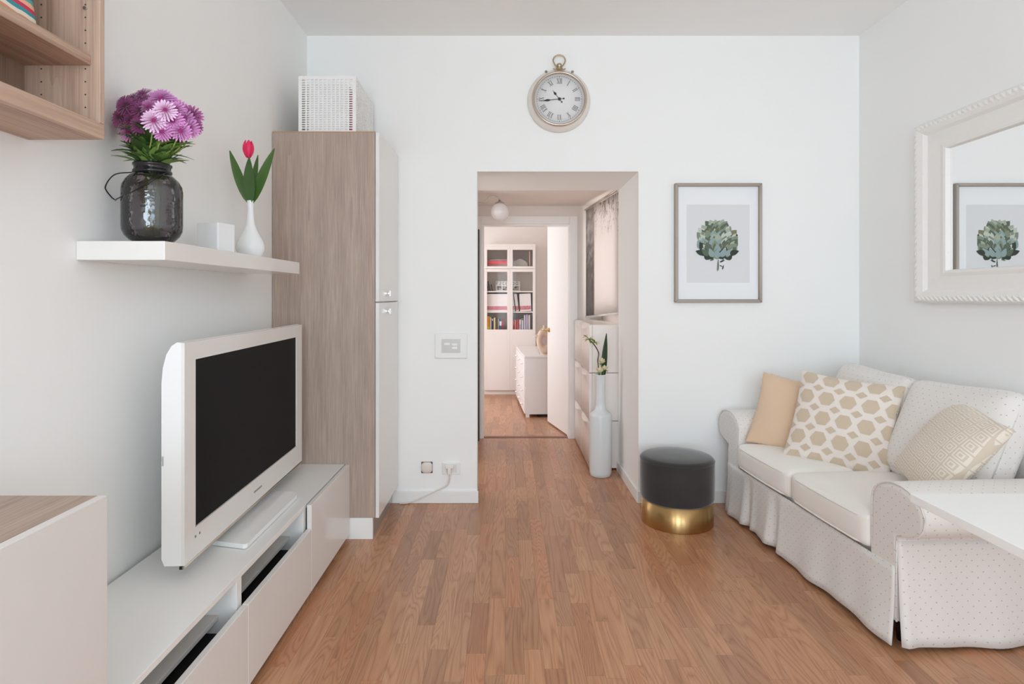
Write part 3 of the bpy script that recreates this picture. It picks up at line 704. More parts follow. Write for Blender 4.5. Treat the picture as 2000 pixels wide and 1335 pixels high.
def hand(name, ang, L, wd, tail, yy):
    b = new(); P = [(-0.0016, -tail), (0.0016, -tail), (0.0016, L*0.45), (wd/2, L*0.60), (0.0014, L*0.82), (0.0004, L), (-0.0004, L), (-0.0014, L*0.82), (-wd/2, L*0.60), (-0.0016, L*0.45)]
    prism(b, P, 'y', yy, yy-0.0012); lathe_b = new(); lathe(lathe_b, [(0.005, 0), (0.005, 0.0012)], 12); merge(b, lathe_b, 0, Matrix.Translation((0, yy, -tail)) @ RXm)
    b.transform(Matrix.Rotation(ang, 4, 'Y')); obj(name, b, M['ink'], t, local=True)
hand('hour_hand', math.radians(322), 0.068, 0.016, 0.022, -0.0475)
hand('minute_hand', math.radians(264), 0.118, 0.014, 0.026, -0.0495)
b = new(); lathe(b, [(0.0, 0.0465), (0.009, 0.0465), (0.009, 0.052), (0.0, 0.053)], 16, cap0=False, cap1=False); b.transform(RXm); obj('hand_hub', b, M['ink'], t, local=True)
b = new(); lathe(b, [(0.0, 0.0575), (0.150, 0.0575), (0.150, 0.0565), (0.0, 0.0565)], 48, cap0=False, cap1=False, smooth=False); b.transform(RXm); obj('glass', b, tinted('clear_glass', (0.99, 0.99, 0.99), flat=0.02), t, local=True)
b = new(); lathe(b, [(0.018, 0.176), (0.026, 0.180), (0.024, 0.186), (0.010, 0.190), (0.012, 0.196), (0.016, 0.202), (0.016, 0.212), (0.010, 0.217), (0.0, 0.218)], 20, (0, -0.032, 0), cap1=False)
obj('crown', b, M['clockmetal'], t, local=True)
bw = spline([(-0.012, -0.034, 0.194), (-0.028, -0.034, 0.214), (-0.036, -0.034, 0.236), (-0.026, -0.034, 0.258), (0, -0.034, 0.268), (0.026, -0.034, 0.258), (0.036, -0.034, 0.236), (0.028, -0.034, 0.214), (0.012, -0.034, 0.194)], 6)
b = new(); tube(b, bw, 0.0042, 8); obj('bow_ring', b, M['clockmetal'], t, local=True)
b = new(); tube(b, spline([(-0.036, -0.036, 0.186), (-0.022, -0.038, 0.178), (0, -0.038, 0.176), (0.022, -0.038, 0.178), (0.036, -0.036, 0.186)], 4), 0.0035, 6); obj('collar', b, M['clockmetal'], t, local=True)
for a in (-0.43, 0.44):
    b = new(); r_ = 0.188; sphere(b, (r_*math.sin(a), -0.030, r_*math.cos(a)), 0.0085, (1, 1, 0.8), 12, 8)
    tube(b, [(0.176*math.sin(a), -0.024, 0.176*math.cos(a)), (r_*math.sin(a), -0.030, r_*math.cos(a))], 0.004, 6); obj('side_knob', b, mat('knob_pewter', (0.35, 0.32, 0.3), 0.35, 1), t, local=True)

# ------------------------------------------------------------------ framed artichoke print
PX, PZ, PW, PH = 1.271, 1.567, 0.523, 0.716
t = thing('picture_frame', 'champagne framed artichoke print on the white wall', 'picture', (PX, BY, PZ))
fw = 0.019
def rails(par, w_, h_, fw, y0, y1, m, name):
    for (a0, a1, c0, c1) in ((-w_/2, w_/2, h_/2-fw, h_/2), (-w_/2, w_/2, -h_/2, -h_/2+fw)):
        s_ = 1 if c0 > 0 else -1; P = [(-w_/2, s_*h_/2), (w_/2, s_*h_/2), (w_/2-fw, s_*(h_/2-fw)), (-w_/2+fw, s_*(h_/2-fw))]
        b = new(); prism(b, P, 'y', y0, y1); bmesh.ops.bevel(b, geom=b.edges[:], offset=0.002, segments=1, affect='EDGES'); obj(name, b, m, par, local=True)
    for s_ in (-1, 1):
        P = [(s_*w_/2, -h_/2), (s_*w_/2, h_/2), (s_*(w_/2-fw), h_/2-fw), (s_*(w_/2-fw), -h_/2+fw)]
        b = new(); prism(b, P, 'y', y0, y1); bmesh.ops.bevel(b, geom=b.edges[:], offset=0.002, segments=1, affect='EDGES'); obj(name, b, m, par, local=True)
rails(t, PW, PH, fw, -0.001, -0.028, mat('bronze_grey_frame', (0.36, 0.31, 0.265), 0.45, 0.5), 'frame_rail')
b = new(); box(b, -PW/2+fw-0.003, PW/2-fw+0.003, -0.008, -0.004, -PH/2+fw-0.003, PH/2-fw+0.003); obj('backing', b, M['paper'], t, local=True)
b = new(); P = [(-PW/2+fw, PH/2-fw), (PW/2-fw, PH/2-fw), (PW/2-fw, -PH/2+fw), (-PW/2+fw, -PH/2+fw)]
mo = [(-0.188, 0.230), (0.190, 0.230), (0.190, -0.240), (-0.188, -0.240)]
vs = [b.verts.new((x_, yy, z_)) for yy in (-0.0115, -0.0085) for pl in (P, mo) for x_, z_ in pl]
for k in range(4):
    n = (k+1) % 4
    b.faces.new((vs[k], vs[n], vs[4+n], vs[4+k])); b.faces.new((vs[4+k], vs[4+n], vs[12+n], vs[12+k]))
obj('mat_board', b, mat('white_mat_board', srgb(240, 242, 244), 0.8), t, local=True)
b = new(); box(b, -0.189, 0.191, -0.0092, -0.0082, -0.241, 0.231); prn = obj('print_sheet', b, mat('print_paper', srgb(224, 225, 226), 0.85), t, local=True)
GR = [mat('ink_sage%d' % k, srgb(*c), 0.85) for k, c in enumerate(((58, 68, 58), (96, 108, 92), (134, 146, 128), (168, 178, 160), (196, 202, 190), (146, 166, 166), (128, 130, 96)))]
b = new(); rnd = random.Random(3); yy = [-0.00925]
def flatleaf(cx, cz, ang, L, wd, mi):
    yy[0] -= 0.000012; pts = []
    for sgn in (1, -1):
        for k in range(7):
            q = k/6 if sgn > 0 else 1-k/6
            ww = wd*math.sin(PI*min(0.99, 0.06+0.94*q**0.75))**0.8; pts.append((sgn*ww/2, L*q))
    vv = [(cx+p[0]*math.cos(ang)+p[1]*math.sin(ang), yy[0], cz-p[0]*math.sin(ang)+p[1]*math.cos(ang)) for p in pts]
    ctr = (sum(v[0] for v in vv)/len(vv), yy[0], sum(v[2] for v in vv)/len(vv)); n = len(vv)
    addmesh(b, vv+[ctr], [(k, (k+1) % n, n) for k in range(n)], mi)
AC = (-0.003, 0.008)       # middle of the head
for row in range(9):
    q = row/8; zc = AC[1]+0.098-0.178*q; half = 0.118*math.sqrt(max(0.03, 1-((q-0.55)/0.58)**2))
    nleaf = 5+int(4*math.sin(PI*min(1, q+0.1)))
    for k in range(nleaf):
        u = (k+0.5)/nleaf*2-1+rnd.uniform(-0.07, 0.07)
        mi = rnd.choice((2, 3, 4, 3, 1, 6) if q < 0.35 else ((1, 2, 3, 4, 0, 5) if q < 0.65 else (0, 1, 0, 2, 5, 1)))
        flatleaf(AC[0]+u*half*0.82, zc-0.025, u*0.75+rnd.uniform(-0.1, 0.1), rnd.uniform(0.05, 0.07), rnd.uniform(0.045, 0.06), mi)
        if rnd.random() < 0.75: flatleaf(AC[0]+u*half*0.82+rnd.uniform(-0.006, 0.006), zc-0.012, u*0.75, 0.038, 0.022, rnd.choice((3, 4, 2, 1)))
for k in range(7): flatleaf(AC[0]+(k-3)*0.026, AC[1]-0.10+abs(k-3)*0.009, (k-3)*0.42, 0.055, 0.034, rnd.choice((0, 1, 5)))
for (x0, z0, a, L, wd, mi) in ((0.0, -0.165, 0.05, 0.072, 0.011, 2), (0.004, -0.165, -0.05, 0.07, 0.006, 1), (0.012, -0.115, 1.2, 0.034, 0.010, 0), (0.028, -0.105, 0.6, 0.02, 0.007, 1), (0.028, -0.16, 0.25, 0.03, 0.008, 0), (0.010, -0.135, 1.9, 0.022, 0.006, 0), (0.0, -0.170, -0.3, 0.02, 0.006, 2), (-0.022, -0.098, -1.9, 0.03, 0.008, 1)):
    flatleaf(x0, z0, a, L, wd, mi)
obj('artichoke_drawing', b, GR, prn, local=True)

# ------------------------------------------------------------------ mirror on the right wall
t = thing('wall_mirror', 'large mirror in a carved whitewashed frame on the right wall', 'mirror', (RX, 2.2, 1.66))
y0m, y1m, z0m, z1m = 1.35, 3.045, 1.214, 2.112
WW = paint('whitewashed_wood', srgb(238, 235, 230), 0.6, 0.3); n = NT(WW)
sp_ = n.noise(n.pos(), 42, 5, 0.7); n.l(n.ramp(sp_, [(0.0, srgb(186, 178, 168)), (0.27, srgb(226, 221, 214)), (0.36, srgb(240, 237, 233)), (1.0, srgb(242, 240, 236))]), n.p.inputs['Base Color'])
fwY, fwZ = 0.212, 0.160
prof_m = [(0.0, 0.001), (0.0, 0.040), (0.06, 0.052), (0.20, 0.058), (0.34, 0.050), (0.42, 0.036), (0.80, 0.030), (0.90, 0.036), (0.97, 0.034), (1.0, 0.016), (1.0, 0.001)]
def cor(side, q, xx):  # corner point for parameter q across the frame width
    ya, yb, za, zb = y0m+fwY*q, y1m-fwY*q, z0m+fwZ*q, z1m-fwZ*q
    return {0: (ya, za), 1: (yb, za), 2: (yb, zb), 3: (ya, zb)}[side % 4]
for s_ in range(4):
    b = new(); A = []; B = []
    for q, xx in prof_m:
        a, c = cor(s_, q, xx), cor(s_+1, q, xx); A.append(b.verts.new((RX-xx, *a))); B.append(b.verts.new((RX-xx, *c)))
    n_ = len(A)
    for k in range(n_): b.faces.new((A[k], A[(k+1) % n_], B[(k+1) % n_], B[k]))
    b.faces.new(A); b.faces.new(B[::-1]); fr = obj('frame_rail', b, WW, t)
    # carved twist along the outer edge
    b = new(); a, c = Vector((RX-0.052, *cor(s_, 0.16, 0))), Vector((RX-0.052, *cor(s_+1, 0.16, 0))); L = (c-a).length; nk = int(L/0.030)
    ax = (c-a).normalized(); side = Vector((0, -ax.z, ax.y))
    for k in range(nk):
        p = a.lerp(c, (k+0.5)/nk); bb = bmesh.new(); bmesh.ops.create_uvsphere(bb, u_segments=8, v_segments=6, radius=1)
        for f in bb.faces: f.smooth = True
        d1 = (ax*0.8+side*0.6).normalized(); d2 = (side*0.8-ax*0.6).normalized()
        M4 = Matrix((( 0, 0, 0.008, p.x), (d1.y*0.024, d2.y*0.010, 0, p.y), (d1.z*0.024, d2.z*0.010, 0, p.z), (0, 0, 0, 1)))
        merge(b, bb, 0, M4)
    obj('carved_twist', b, WW, fr)
b = new(); box(b, RX-0.016, RX-0.010, y0m+fwY-0.004, y1m-fwY+0.004, z0m+fwZ-0.004, z1m-fwZ+0.004); obj('mirror_glass', b, M['mirror'], t)

# ------------------------------------------------------------------ switch, outlets, cable
t = thing('light_switch', 'white light switch plate left of the passage', 'switch', (-0.337, BY, 0.947))
b = new(); box(b, -0.098, 0.098, -0.012, 0, -0.077, 0.077, 0.006, 3); obj('plate', b, M['plastic'], t, local=True)
b = new(); box(b, -0.057, 0.057, -0.0135, -0.0121, -0.042, 0.042, 0.0005); obj('module', b, mat('switch_grey', srgb(206, 204, 200), 0.3), t, local=True)
for (x_, z_) in ((-0.024, 0.012), (0.022, 0.008), (0.022, -0.012)):
    b = new(); box(b, x_-0.017, x_+0.017, -0.017, -0.0136, z_-0.008, z_+0.008, 0.002); obj('rocker', b, M['plastic'], t, local=True)
t = thing('junction_cover', 'small square junction cover with dark corners near the baseboard', 'outlet cover', (-0.483, BY, 0.213))
b = new(); box(b, -0.034, 0.034, -0.004, 0, -0.034, 0.034, 0.002); obj('back_box', b, mat('box_brown', srgb(96, 78, 62), 0.7), t, local=True)
b = new(); lathe(b, [(0.0, 0.004), (0.038, 0.004), (0.036, 0.010), (0.022, 0.013), (0.0, 0.0135)], 28, cap0=False, cap1=False)
for v in b.verts: v.co.x = max(-0.0325, min(0.0325, v.co.x)); v.co.y = max(-0.0325, min(0.0325, v.co.y))
b.transform(RXm); obj('cover', b, mat('cover_cream', srgb(228, 220, 210), 0.45), t, local=True)
t = thing('wall_outlet', 'white wall outlet with a plug in it near the baseboard', 'outlet', (-0.335, BY, 0.208))
b = new(); box(b, -0.055, 0.055, -0.009, 0, -0.036, 0.036, 0.003); obj('plate', b, M['plastic'], t, local=True)
b = new(); box(b, -0.033, 0.033, -0.0102, -0.0091, -0.023, 0.023, 0.0004); obj('socket_module', b, mat('socket_white', srgb(226, 225, 222), 0.35), t, local=True)
t = thing('plug_cord', 'white plug with its cord running down to the baseboard', 'cord', (-0.35, BY-0.02, 0.0))
b = new(); box(b, -0.372, -0.318, BY-0.036, BY-0.0105, 0.212, 0.236, 0.006, 3); box(b, -0.356, -0.334, BY-0.042, BY-0.012, 0.178, 0.214, 0.006, 3); obj('plug', b, mat('plug_cream', srgb(238, 232, 224), 0.4), t)
b = new(); tube(b, spline([(-0.345, BY-0.03, 0.185), (-0.347, BY-0.026, 0.14), (-0.365, BY-0.02, 0.105), (-0.42, BY-0.018, 0.078), (-0.48, BY-0.02, 0.05), (-0.545, BY-0.022, 0.02), (-0.60, BY-0.025, 0.006), (-0.645, BY-0.03, 0.006)], 6), 0.0042, 6); obj('cord', b, mat('cord_cream', srgb(226, 218, 208), 0.5), t)

# ------------------------------------------------------------------ pouf
t = thing('pouf', 'round charcoal velvet pouf with a brass base', 'pouf', (0.945, 3.30, 0))
m = mat('charcoal_velvet', srgb(62, 58, 57), 0.85, Sheen_Weight=0.55, Sheen_Roughness=0.4); n = NT(m)
n.l(n.mix(n.noise(n.objc(), 7, 3), srgb(36, 34, 34), srgb(58, 53, 51)), n.p.inputs['Base Color'])
b = new(); lathe(b, [(0, 0.130), (0.188, 0.130), (0.197, 0.136), (0.199, 0.15), (0.200, 0.25), (0.1995, 0.340), (0.1975, 0.352), (0.190, 0.361), (0.175, 0.366), (0.10, 0.371), (0.0, 0.373)], 64, cap0=False, cap1=False); obj('seat', b, m, t, local=True)
b = new(); tube(b, [(0.1975*math.cos(k*PI/32), 0.1975*math.sin(k*PI/32), 0.347) for k in range(64)], 0.004, 6, closed=True); obj('piping', b, m, t, local=True)
m = mat('brushed_brass', (0.52, 0.345, 0.15), 0.28, 1, Anisotropic=0.9, Anisotropic_Rotation=0.25); n = NT(m); tg = n.n('ShaderNodeTangent'); tg.direction_type = 'RADIAL'; tg.axis = 'Z'; n.l(tg.outputs[0], n.p.inputs['Tangent'])
b = new(); lathe(b, [(0, 0.0), (0.193, 0.0), (0.194, 0.002), (0.194, 0.1295), (0, 0.1295)], 96, cap0=False, cap1=False); obj('base', b, m, t, local=True)

# ------------------------------------------------------------------ sofa
def fabric(name, col, dots=True, rough=0.9):
    m = mat(name, col, rough, Sheen_Weight=0.25); t = NT(m)
    uvn = t.n('ShaderNodeUVMap'); uvn.uv_map = 'UVMap'; s = t.sep(uvn.outputs[0])
    c = t.mix(t.noise(uvn.outputs[0], 6, 2), tuple(k*0.95 for k in col[:3])+(1,), col)
    if dots:
        su, sv = 0.040, 0.020
        row = t.math('FLOOR', t.math('DIVIDE', s[1], sv))
        fu = t.math('SUBTRACT', t.math('FRACT', t.math('ADD', t.math('DIVIDE', s[0], su), t.math('MULTIPLY', row, 0.5))), 0.5)
        fv = t.math('SUBTRACT', t.math('FRACT', t.math('DIVIDE', s[1], sv)), 0.5)
        d = t.math('SQRT', t.math('ADD', t.math('POWER', t.math('MULTIPLY', fu, su), 2.0), t.math('POWER', t.math('MULTIPLY', fv, sv*1.3), 2.0)))
        wob = t.math('ADD', 0.0017, t.math('MULTIPLY', t.noise(uvn.outputs[0], 25, 1), 0.0016))
        c = t.mix(t.math('MULTIPLY', t.math('LESS_THAN', d, wob), 0.5), c, srgb(92, 96, 104))
    t.l(c, t.p.inputs['Base Color']); t.bump(t.noise(uvn.outputs[0], 700, 1), 0.12, 0.001); return m
M['sofa'] = fabric('sofa_dotted_cotton', srgb(232, 227, 222))
M['sofa2'] = fabric('sofa_seat_cotton', srgb(242, 237, 230), False)
sf = thing('sofa', 'two seat sofa in dotted off-white loose cover by the right wall', 'sofa', (1.372, 2.095, 0), math.radians(4.0))
SL, SD, AW = 1.345, 0.735, 0.13
def armprof():
    P = [(AW, 0.30), (AW, 0.50)]
    for k in range(1, 20):
        a = PI*0.0+k*PI/15*1.0
        P.append((-0.005+0.135*math.cos(a), 0.50+0.085*math.sin(a)))
    P += [(0.0, 0.412), (0.0, 0.30)]
    return P
AP = [(AW, 0.10), (AW, 0.50)]+[(0.0+0.13*math.cos(k*PI/14), 0.50+0.086*math.sin(k*PI/14)) for k in range(1, 15)]+[(-0.125, 0.468), (-0.105, 0.440), (-0.070, 0.420), (-0.03, 0.412), (-0.004, 0.400), (0.0, 0.37), (0.0, 0.10)]
def arm(flip):
    b = new(); poly = [((SL-y if flip else y), z) for y, z in AP]
    layers = [(0.0, 0.020), (0.004, 0.006), (0.014, 0.0), (0.25, 0.0), (0.5, 0.0), (SD, 0.0)]
    cy = (SL-0.03 if flip else 0.03); rings = []
    for xx, ins in layers:
        ring = []
        for y, z in poly:
            d = Vector((cy-y, 0.42-z)); d = d.normalized()*ins if d.length > 0 else d
            wv = 0.004*math.sin(xx*21+z*13) if xx > 0.02 else 0
            ring.append(b.verts.new((xx, y+d.x+wv, z+d.y)))
        rings.append(ring)
    n_ = len(poly)
    for A, B in zip(rings, rings[1:]):
        for k in range(n_): f = b.faces.new((A[k], A[(k+1) % n_], B[(k+1) % n_], B[k])); f.smooth = True
    b.faces.new(rings[0][::-1]); b.faces.new(rings[-1])
    o = obj('arm', b, M['sofa'], sf, local=True, uv=True)
    b = new(); tube(b, [(0.004, y+(0.002 if y < cy else -0.002), z) for y, z in poly], 0.0035, 6); obj('piping', b, M['sofa'], o, local=True, uv=True)
    return o
arm(False); arm(True)
b = new(); box(b, 0.03, SD, AW+0.001, SL-AW-0.001, 0.10, 0.295, 0.01); obj('seat_base', b, M['sofa2'], sf, local=True, uv=True)
b = new(); puffbox(b, SD-0.07, SD, AW+0.001, SL-AW-0.001, 0.296, 0.74, 0.03, (0, 0, 0.008)); obj('back_frame', b, M['sofa'], sf, local=True, uv=True)
ymid = SL/2
for (a, c, tw) in ((AW+0.003, ymid-0.002, 1), (ymid+0.002, SL-AW-0.003, -1)):
    b = new(); puffbox(b, -0.012, 0.555, a, c, 0.297, 0.432, 0.03, (0.012, 0.0, 0.016), 12)
    o = obj('seat_cushion', b, M['sofa2'], sf, local=True, uv=True)
    for zz in (0.412, 0.312):
        b = new(); r_ = 0.03; tube(b, [(0.45, a+0.004, zz), (0.03, a+0.004, zz), (0.001, a+0.014, zz), (-0.0095, a+0.045, zz)]+[(-0.0155-0.005*math.sin(PI*q/8), a+0.06+(c-a-0.12)*q/8, zz) for q in range(9)]+[(-0.0095, c-0.045, zz), (0.001, c-0.014, zz), (0.03, c-0.004, zz), (0.45, c-0.004, zz)], 0.0042, 6)
        obj('piping', b, M['sofa2'], o, local=True, uv=True)
    b = new(); puffbox(b, -0.07, 0.07, a, c, 0.0, 0.45, 0.045, (0.028, 0.0, 0.012), 12)
    for v in b.verts:
        k = v.co.z/0.45; v.co.z += 0.012*math.sin(v.co.y*7+tw)*k
    b.transform(Matrix.Translation((0.475, 0, 0.434)) @ Matrix.Rotation(math.radians(23), 4, 'Y'))
    o = obj('back_cushion', b, M['sofa'], sf, local=True, uv=True)
    b = new(); Mx = Matrix.Translation((0.475, 0, 0.434)) @ Matrix.Rotation(math.radians(23), 4, 'Y')
    path = [(-0.035, a+0.003, 0.08), (-0.035, a+0.003, 0.38), (-0.043, a+0.018, 0.430), (-0.043, a+0.06, 0.446)]+[(-0.045, a+0.06+(c-a-0.12)*q/6, 0.449+0.012*math.sin((a+0.06+(c-a-0.12)*q/6)*7+tw)) for q in range(7)]+[(-0.043, c-0.018, 0.430), (-0.035, c-0.003, 0.38), (-0.035, c-0.003, 0.08)]
    tube(b, [Mx @ Vector(p) for p in path], 0.004, 6); obj('piping', b, M['sofa'], o, local=True, uv=True)
# skirts: hanging cloth with soft pleats
def skirt(name, P0, P1, nrm, ztop, zbot, pleats, flare=0.02, n_=60, rows=10, seed=1):
    b = new(); P0, P1, nrm = Vector(P0), Vector(P1), Vector(nrm); r_ = random.Random(seed); ph = r_.random()*6
    L = (P1-P0).length; grid = []
    for j in range(rows+1):
        q = j/rows; row = []
        for i in range(n_+1):
            u = i/n_; p = P0.lerp(P1, u)
            o_ = flare*q**1.5+0.005*q*math.sin(u*L*17+ph)+0.004*q*math.sin(u*L*31+2*ph)
            for (c, wd, am) in pleats:
                e_ = math.exp(-((u-c)/wd)**2); o_ -= am*q**0.7*e_; o_ += am*0.55*q**0.8*(math.exp(-((u-c-1.7*wd)/wd)**2)+math.exp(-((u-c+1.7*wd)/wd)**2))
            zz = ztop+(zbot-ztop)*q+0.006*q*math.sin(u*L*9+ph)
            row.append(b.verts.new((p.x+nrm.x*o_, p.y+nrm.y*o_, zz)))
        grid.append(row)
    for j in range(rows):
        for i in range(n_): f = b.faces.new((grid[j][i], grid[j][i+1], grid[j+1][i+1], grid[j+1][i])); f.smooth = True
    o = obj(name, b, M['sofa'], sf, local=True, uv=True)
    md = o.modifiers.new('cloth_thickness', 'SOLIDIFY'); md.thickness = 0.005; md.offset = -1
    return o
skirt('front_skirt', (-0.004, AW*0.0+0.004, 0), (-0.004, SL-0.004, 0), (-1, 0, 0), 0.292, 0.018, [(0.60, 0.022, 0.022), (0.80, 0.02, 0.024), (0.985, 0.02, 0.012)], 0.018, 90, seed=2)
skirt('side_skirt', (0.006, -0.004, 0), (SD, -0.004, 0), (0, -1, 0), 0.385, 0.016, [(0.0, 0.02, 0.012)], 0.022, 40, seed=3)
skirt('side_skirt', (0.006, SL+0.004, 0), (SD, SL+0.004, 0), (0, 1, 0), 0.385, 0.016, [], 0.018, 30, seed=4)
for (a, c) in ((0.0, AW), (SL-AW, SL)):
    b = new(); box(b, 0.001, 0.03, a+0.002, c-0.002, 0.10, 0.34, 0.004); obj('arm_base', b, M['sofa'], sf, local=True, uv=True)
for (x_, y_) in ((0.07, 0.06), (SD-0.07, 0.06), (0.07, SL-0.06), (SD-0.07, SL-0.06)):
    b = new(); lathe(b, [(0.018, 0.0), (0.024, 0.1005)], 14, (x_, y_, 0)); obj('leg', b, M['black'], sf, local=True)

# throw pillows
def pillow_pt(u, v, w_, h_, T, side):
    x_ = u*w_/2*(1-0.075*(1-v*v)); y_ = v*h_/2*(1-0.075*(1-u*u))
    return Vector((x_, y_, side*T/2*((1-u*u)*(1-v*v))**0.42+side*0.002))
def pillow(w_, h_, T, wr=0.004, seed=0):
    b = new(); n_ = 26; g = {}
    for side in (1, -1):
        for i in range(n_+1):
            for j in range(n_+1):
                u, v = math.sin(PI/2*(2*i/n_-1)), math.sin(PI/2*(2*j/n_-1))
                edge = i in (0, n_) or j in (0, n_)
                if edge and side < 0: g[side, i, j] = g[1, i, j]; continue
                p = pillow_pt(u, v, w_, h_, T, side if not edge else 0)
                if not edge: p.z += wr*math.sin(u*5+seed)*math.sin(v*4+seed*2)*side
                g[side, i, j] = b.verts.new(p)
        for i in range(n_):
            for j in range(n_): f = b.faces.new((g[side, i, j], g[side, i+1, j], g[side, i+1, j+1], g[side, i, j+1])); f.smooth = True
    ul = b.loops.layers.uv.new('UVMap')
    for f in b.faces:
        for l in f.loops: l[ul].uv = (l.vert.co.x, l.vert.co.y)
    return b
def place(o, centre, xaxis, normal):
    nz = Vector(normal).normalized(); xa = Vector(xaxis); xa = (xa-nz*xa.dot(nz)).normalized(); ya = nz.cross(xa)
    o.matrix_world = Matrix(((xa.x, ya.x, nz.x, centre[0]), (xa.y, ya.y, nz.y, centre[1]), (xa.z, ya.z, nz.z, centre[2]), (0, 0, 0, 1)))
# beige hexagon pillow
m = fabric('pillow_cream', srgb(236, 226, 217), False)
t = thing('throw_pillow', 'beige and cream hexagon patterned throw pillow', 'pillow'); PWd, PT = 0.475, 0.15
b = pillow(PWd, PWd, PT, 0.003, 1); obj('cover', b, m, t, local=True)
b = new()
def patch(cx, cy, poly, mi):
    ang = 0.0; pts = []
    for k in range(len(poly)):
        p, q = poly[k], poly[(k+1) % len(poly)]
        for s_ in range(4): pts.append((p[0]+(q[0]-p[0])*s_/4, p[1]+(q[1]-p[1])*s_/4))
    rings = []
    cl_ = lambda x_: max(-0.985, min(0.985, x_))
    if abs(cx) > 1.12 or abs(cy) > 1.12: return
    for r_ in (0.02, 0.25, 0.5, 0.75, 1.0):
        row = []
        for (x_, y_) in pts:
            u, v = cl_(cx+x_*r_), cl_(cy+y_*r_); p = pillow_pt(u, v, PWd, PWd, PT, 1)
            p.z += 0.003*math.sin(u*5+1)*math.sin(v*4+2)+0.0016; row.append(b.verts.new(p))
        rings.append(row)
    n_ = len(pts)
    for A, B in zip(rings, rings[1:]):
        for k in range(n_):
            f = b.faces.new((A[k], A[(k+1) % n_], B[(k+1) % n_], B[k])); f.smooth = True; f.material_index = mi
    b.faces.new(rings[0]).material_index = mi
hexp = [(-0.085, -0.150), (0.085, -0.150), (0.172, 0.0), (0.085, 0.150), (-0.085, 0.150), (-0.172, 0.0)]
dia = [(0.0, -0.085), (0.115, 0.0), (0.0, 0.085), (-0.115, 0.0)]
for i in range(-3, 4):
    for j in range(-3, 4):
        cx, cy = i*0.43+0.10, j*0.46-0.06
        patch(cx, cy, hexp, 0); patch(cx+0.215, cy+0.23, dia, 0)
bpat = b
m2 = fabric('pillow_beige_print', srgb(208, 190, 166), False)
obj('hexagon_print', bpat, m2, t, local=True, uv=True)
place(t, (1.655, 2.93, 0.622), (0.78, -0.62, -0.12), (-0.60, -0.68, 0.42))
# peach pillow
m = fabric('pillow_peach', srgb(226, 196, 166), False); n = NT(m); n.bump(n.noise(n.objc(), 120, 3, 0.7), 0.5, 0.004)
t = thing('throw_pillow', 'plain peach throw pillow behind the hexagon pillow', 'pillow')
b = pillow(0.41, 0.41, 0.13, 0.003, 4); obj('cover', b, m, t, local=True)
b = new()
for k in range(120):
    s_ = k % 4; u = random.uniform(-1, 1); e_ = {0: (u, -1), 1: (u, 1), 2: (-1, u), 3: (1, u)}[s_]
    p = pillow_pt(*e_, 0.40, 0.40, 0.13, 0); o_ = Vector((e_[0] if s_ > 1 else random.uniform(-.5, .5), e_[1] if s_ < 2 else random.uniform(-.5, .5), random.uniform(-.5, .5)))
    tube(b, [p-o_*0.003, p+o_*0.009], 0.0016, 4)
obj('fringe', b, m, t, local=True)
place(t, (1.545, 3.20, 0.605), (0.80, -0.55, -0.16), (-0.55, -0.74, 0.40))
# cream key-pattern pillow
m = mat('pillow_key_weave', srgb(226, 214, 198), 0.85, Sheen_Weight=0.2); n = NT(m); uvn = n.n('ShaderNodeUVMap'); uvn.uv_map = 'UVMap'; s = n.sep(uvn.outputs[0])
T_ = 0.048
fu = n.math('ABSOLUTE', n.math('SUBTRACT', n.math('FRACT', n.math('DIVIDE', s[0], T_)), 0.5)); fv = n.math('ABSOLUTE', n.math('SUBTRACT', n.math('FRACT', n.math('DIVIDE', s[1], T_)), 0.5))
k_ = n.math('FRACT', n.math('MULTIPLY', n.math('MAXIMUM', fu, fv), 4.6)); line = n.math('GREATER_THAN', k_, 0.52)
n.l(n.mix(line, srgb(214, 200, 182), srgb(234, 224, 210)), n.p.inputs['Base Color']); n.bump(line, 0.35, 0.003)
t = thing('throw_pillow', 'cream throw pillow with woven key pattern at the near sofa arm', 'pillow')
b = pillow(0.41, 0.42, 0.15, 0.003, 2); obj('cover', b, m, t, local=True)
place(t, (1.780, 2.40, 0.628), (-0.11, -0.35, -0.05), (-0.128, 0.026, 0.097))

# ------------------------------------------------------------------ white table at lower right
t = thing('wall_table', 'white rectangular table top at the lower right', 'table', (1.57, 1.1, 0.0))
b = new(); box(b, 1.020, RX-0.002, 0.70, 1.503, 0.728, 0.750, 0.002); obj('table_top', b, M['satin'], t)
b = new(); box(b, RX-0.024, RX-0.002, 0.74, 1.46, 0.60, 0.727, 0.002); obj('wall_rail', b, M['satin'], t)
for yb in (0.80, 1.38):
    b = new(); prism(b, [(RX-0.025, 0.727), (RX-0.025, 0.45), (RX-0.05, 0.45), (RX-0.36, 0.70), (RX-0.36, 0.727)], 'y', yb, yb+0.02); obj('bracket', b, M['satin'], t)

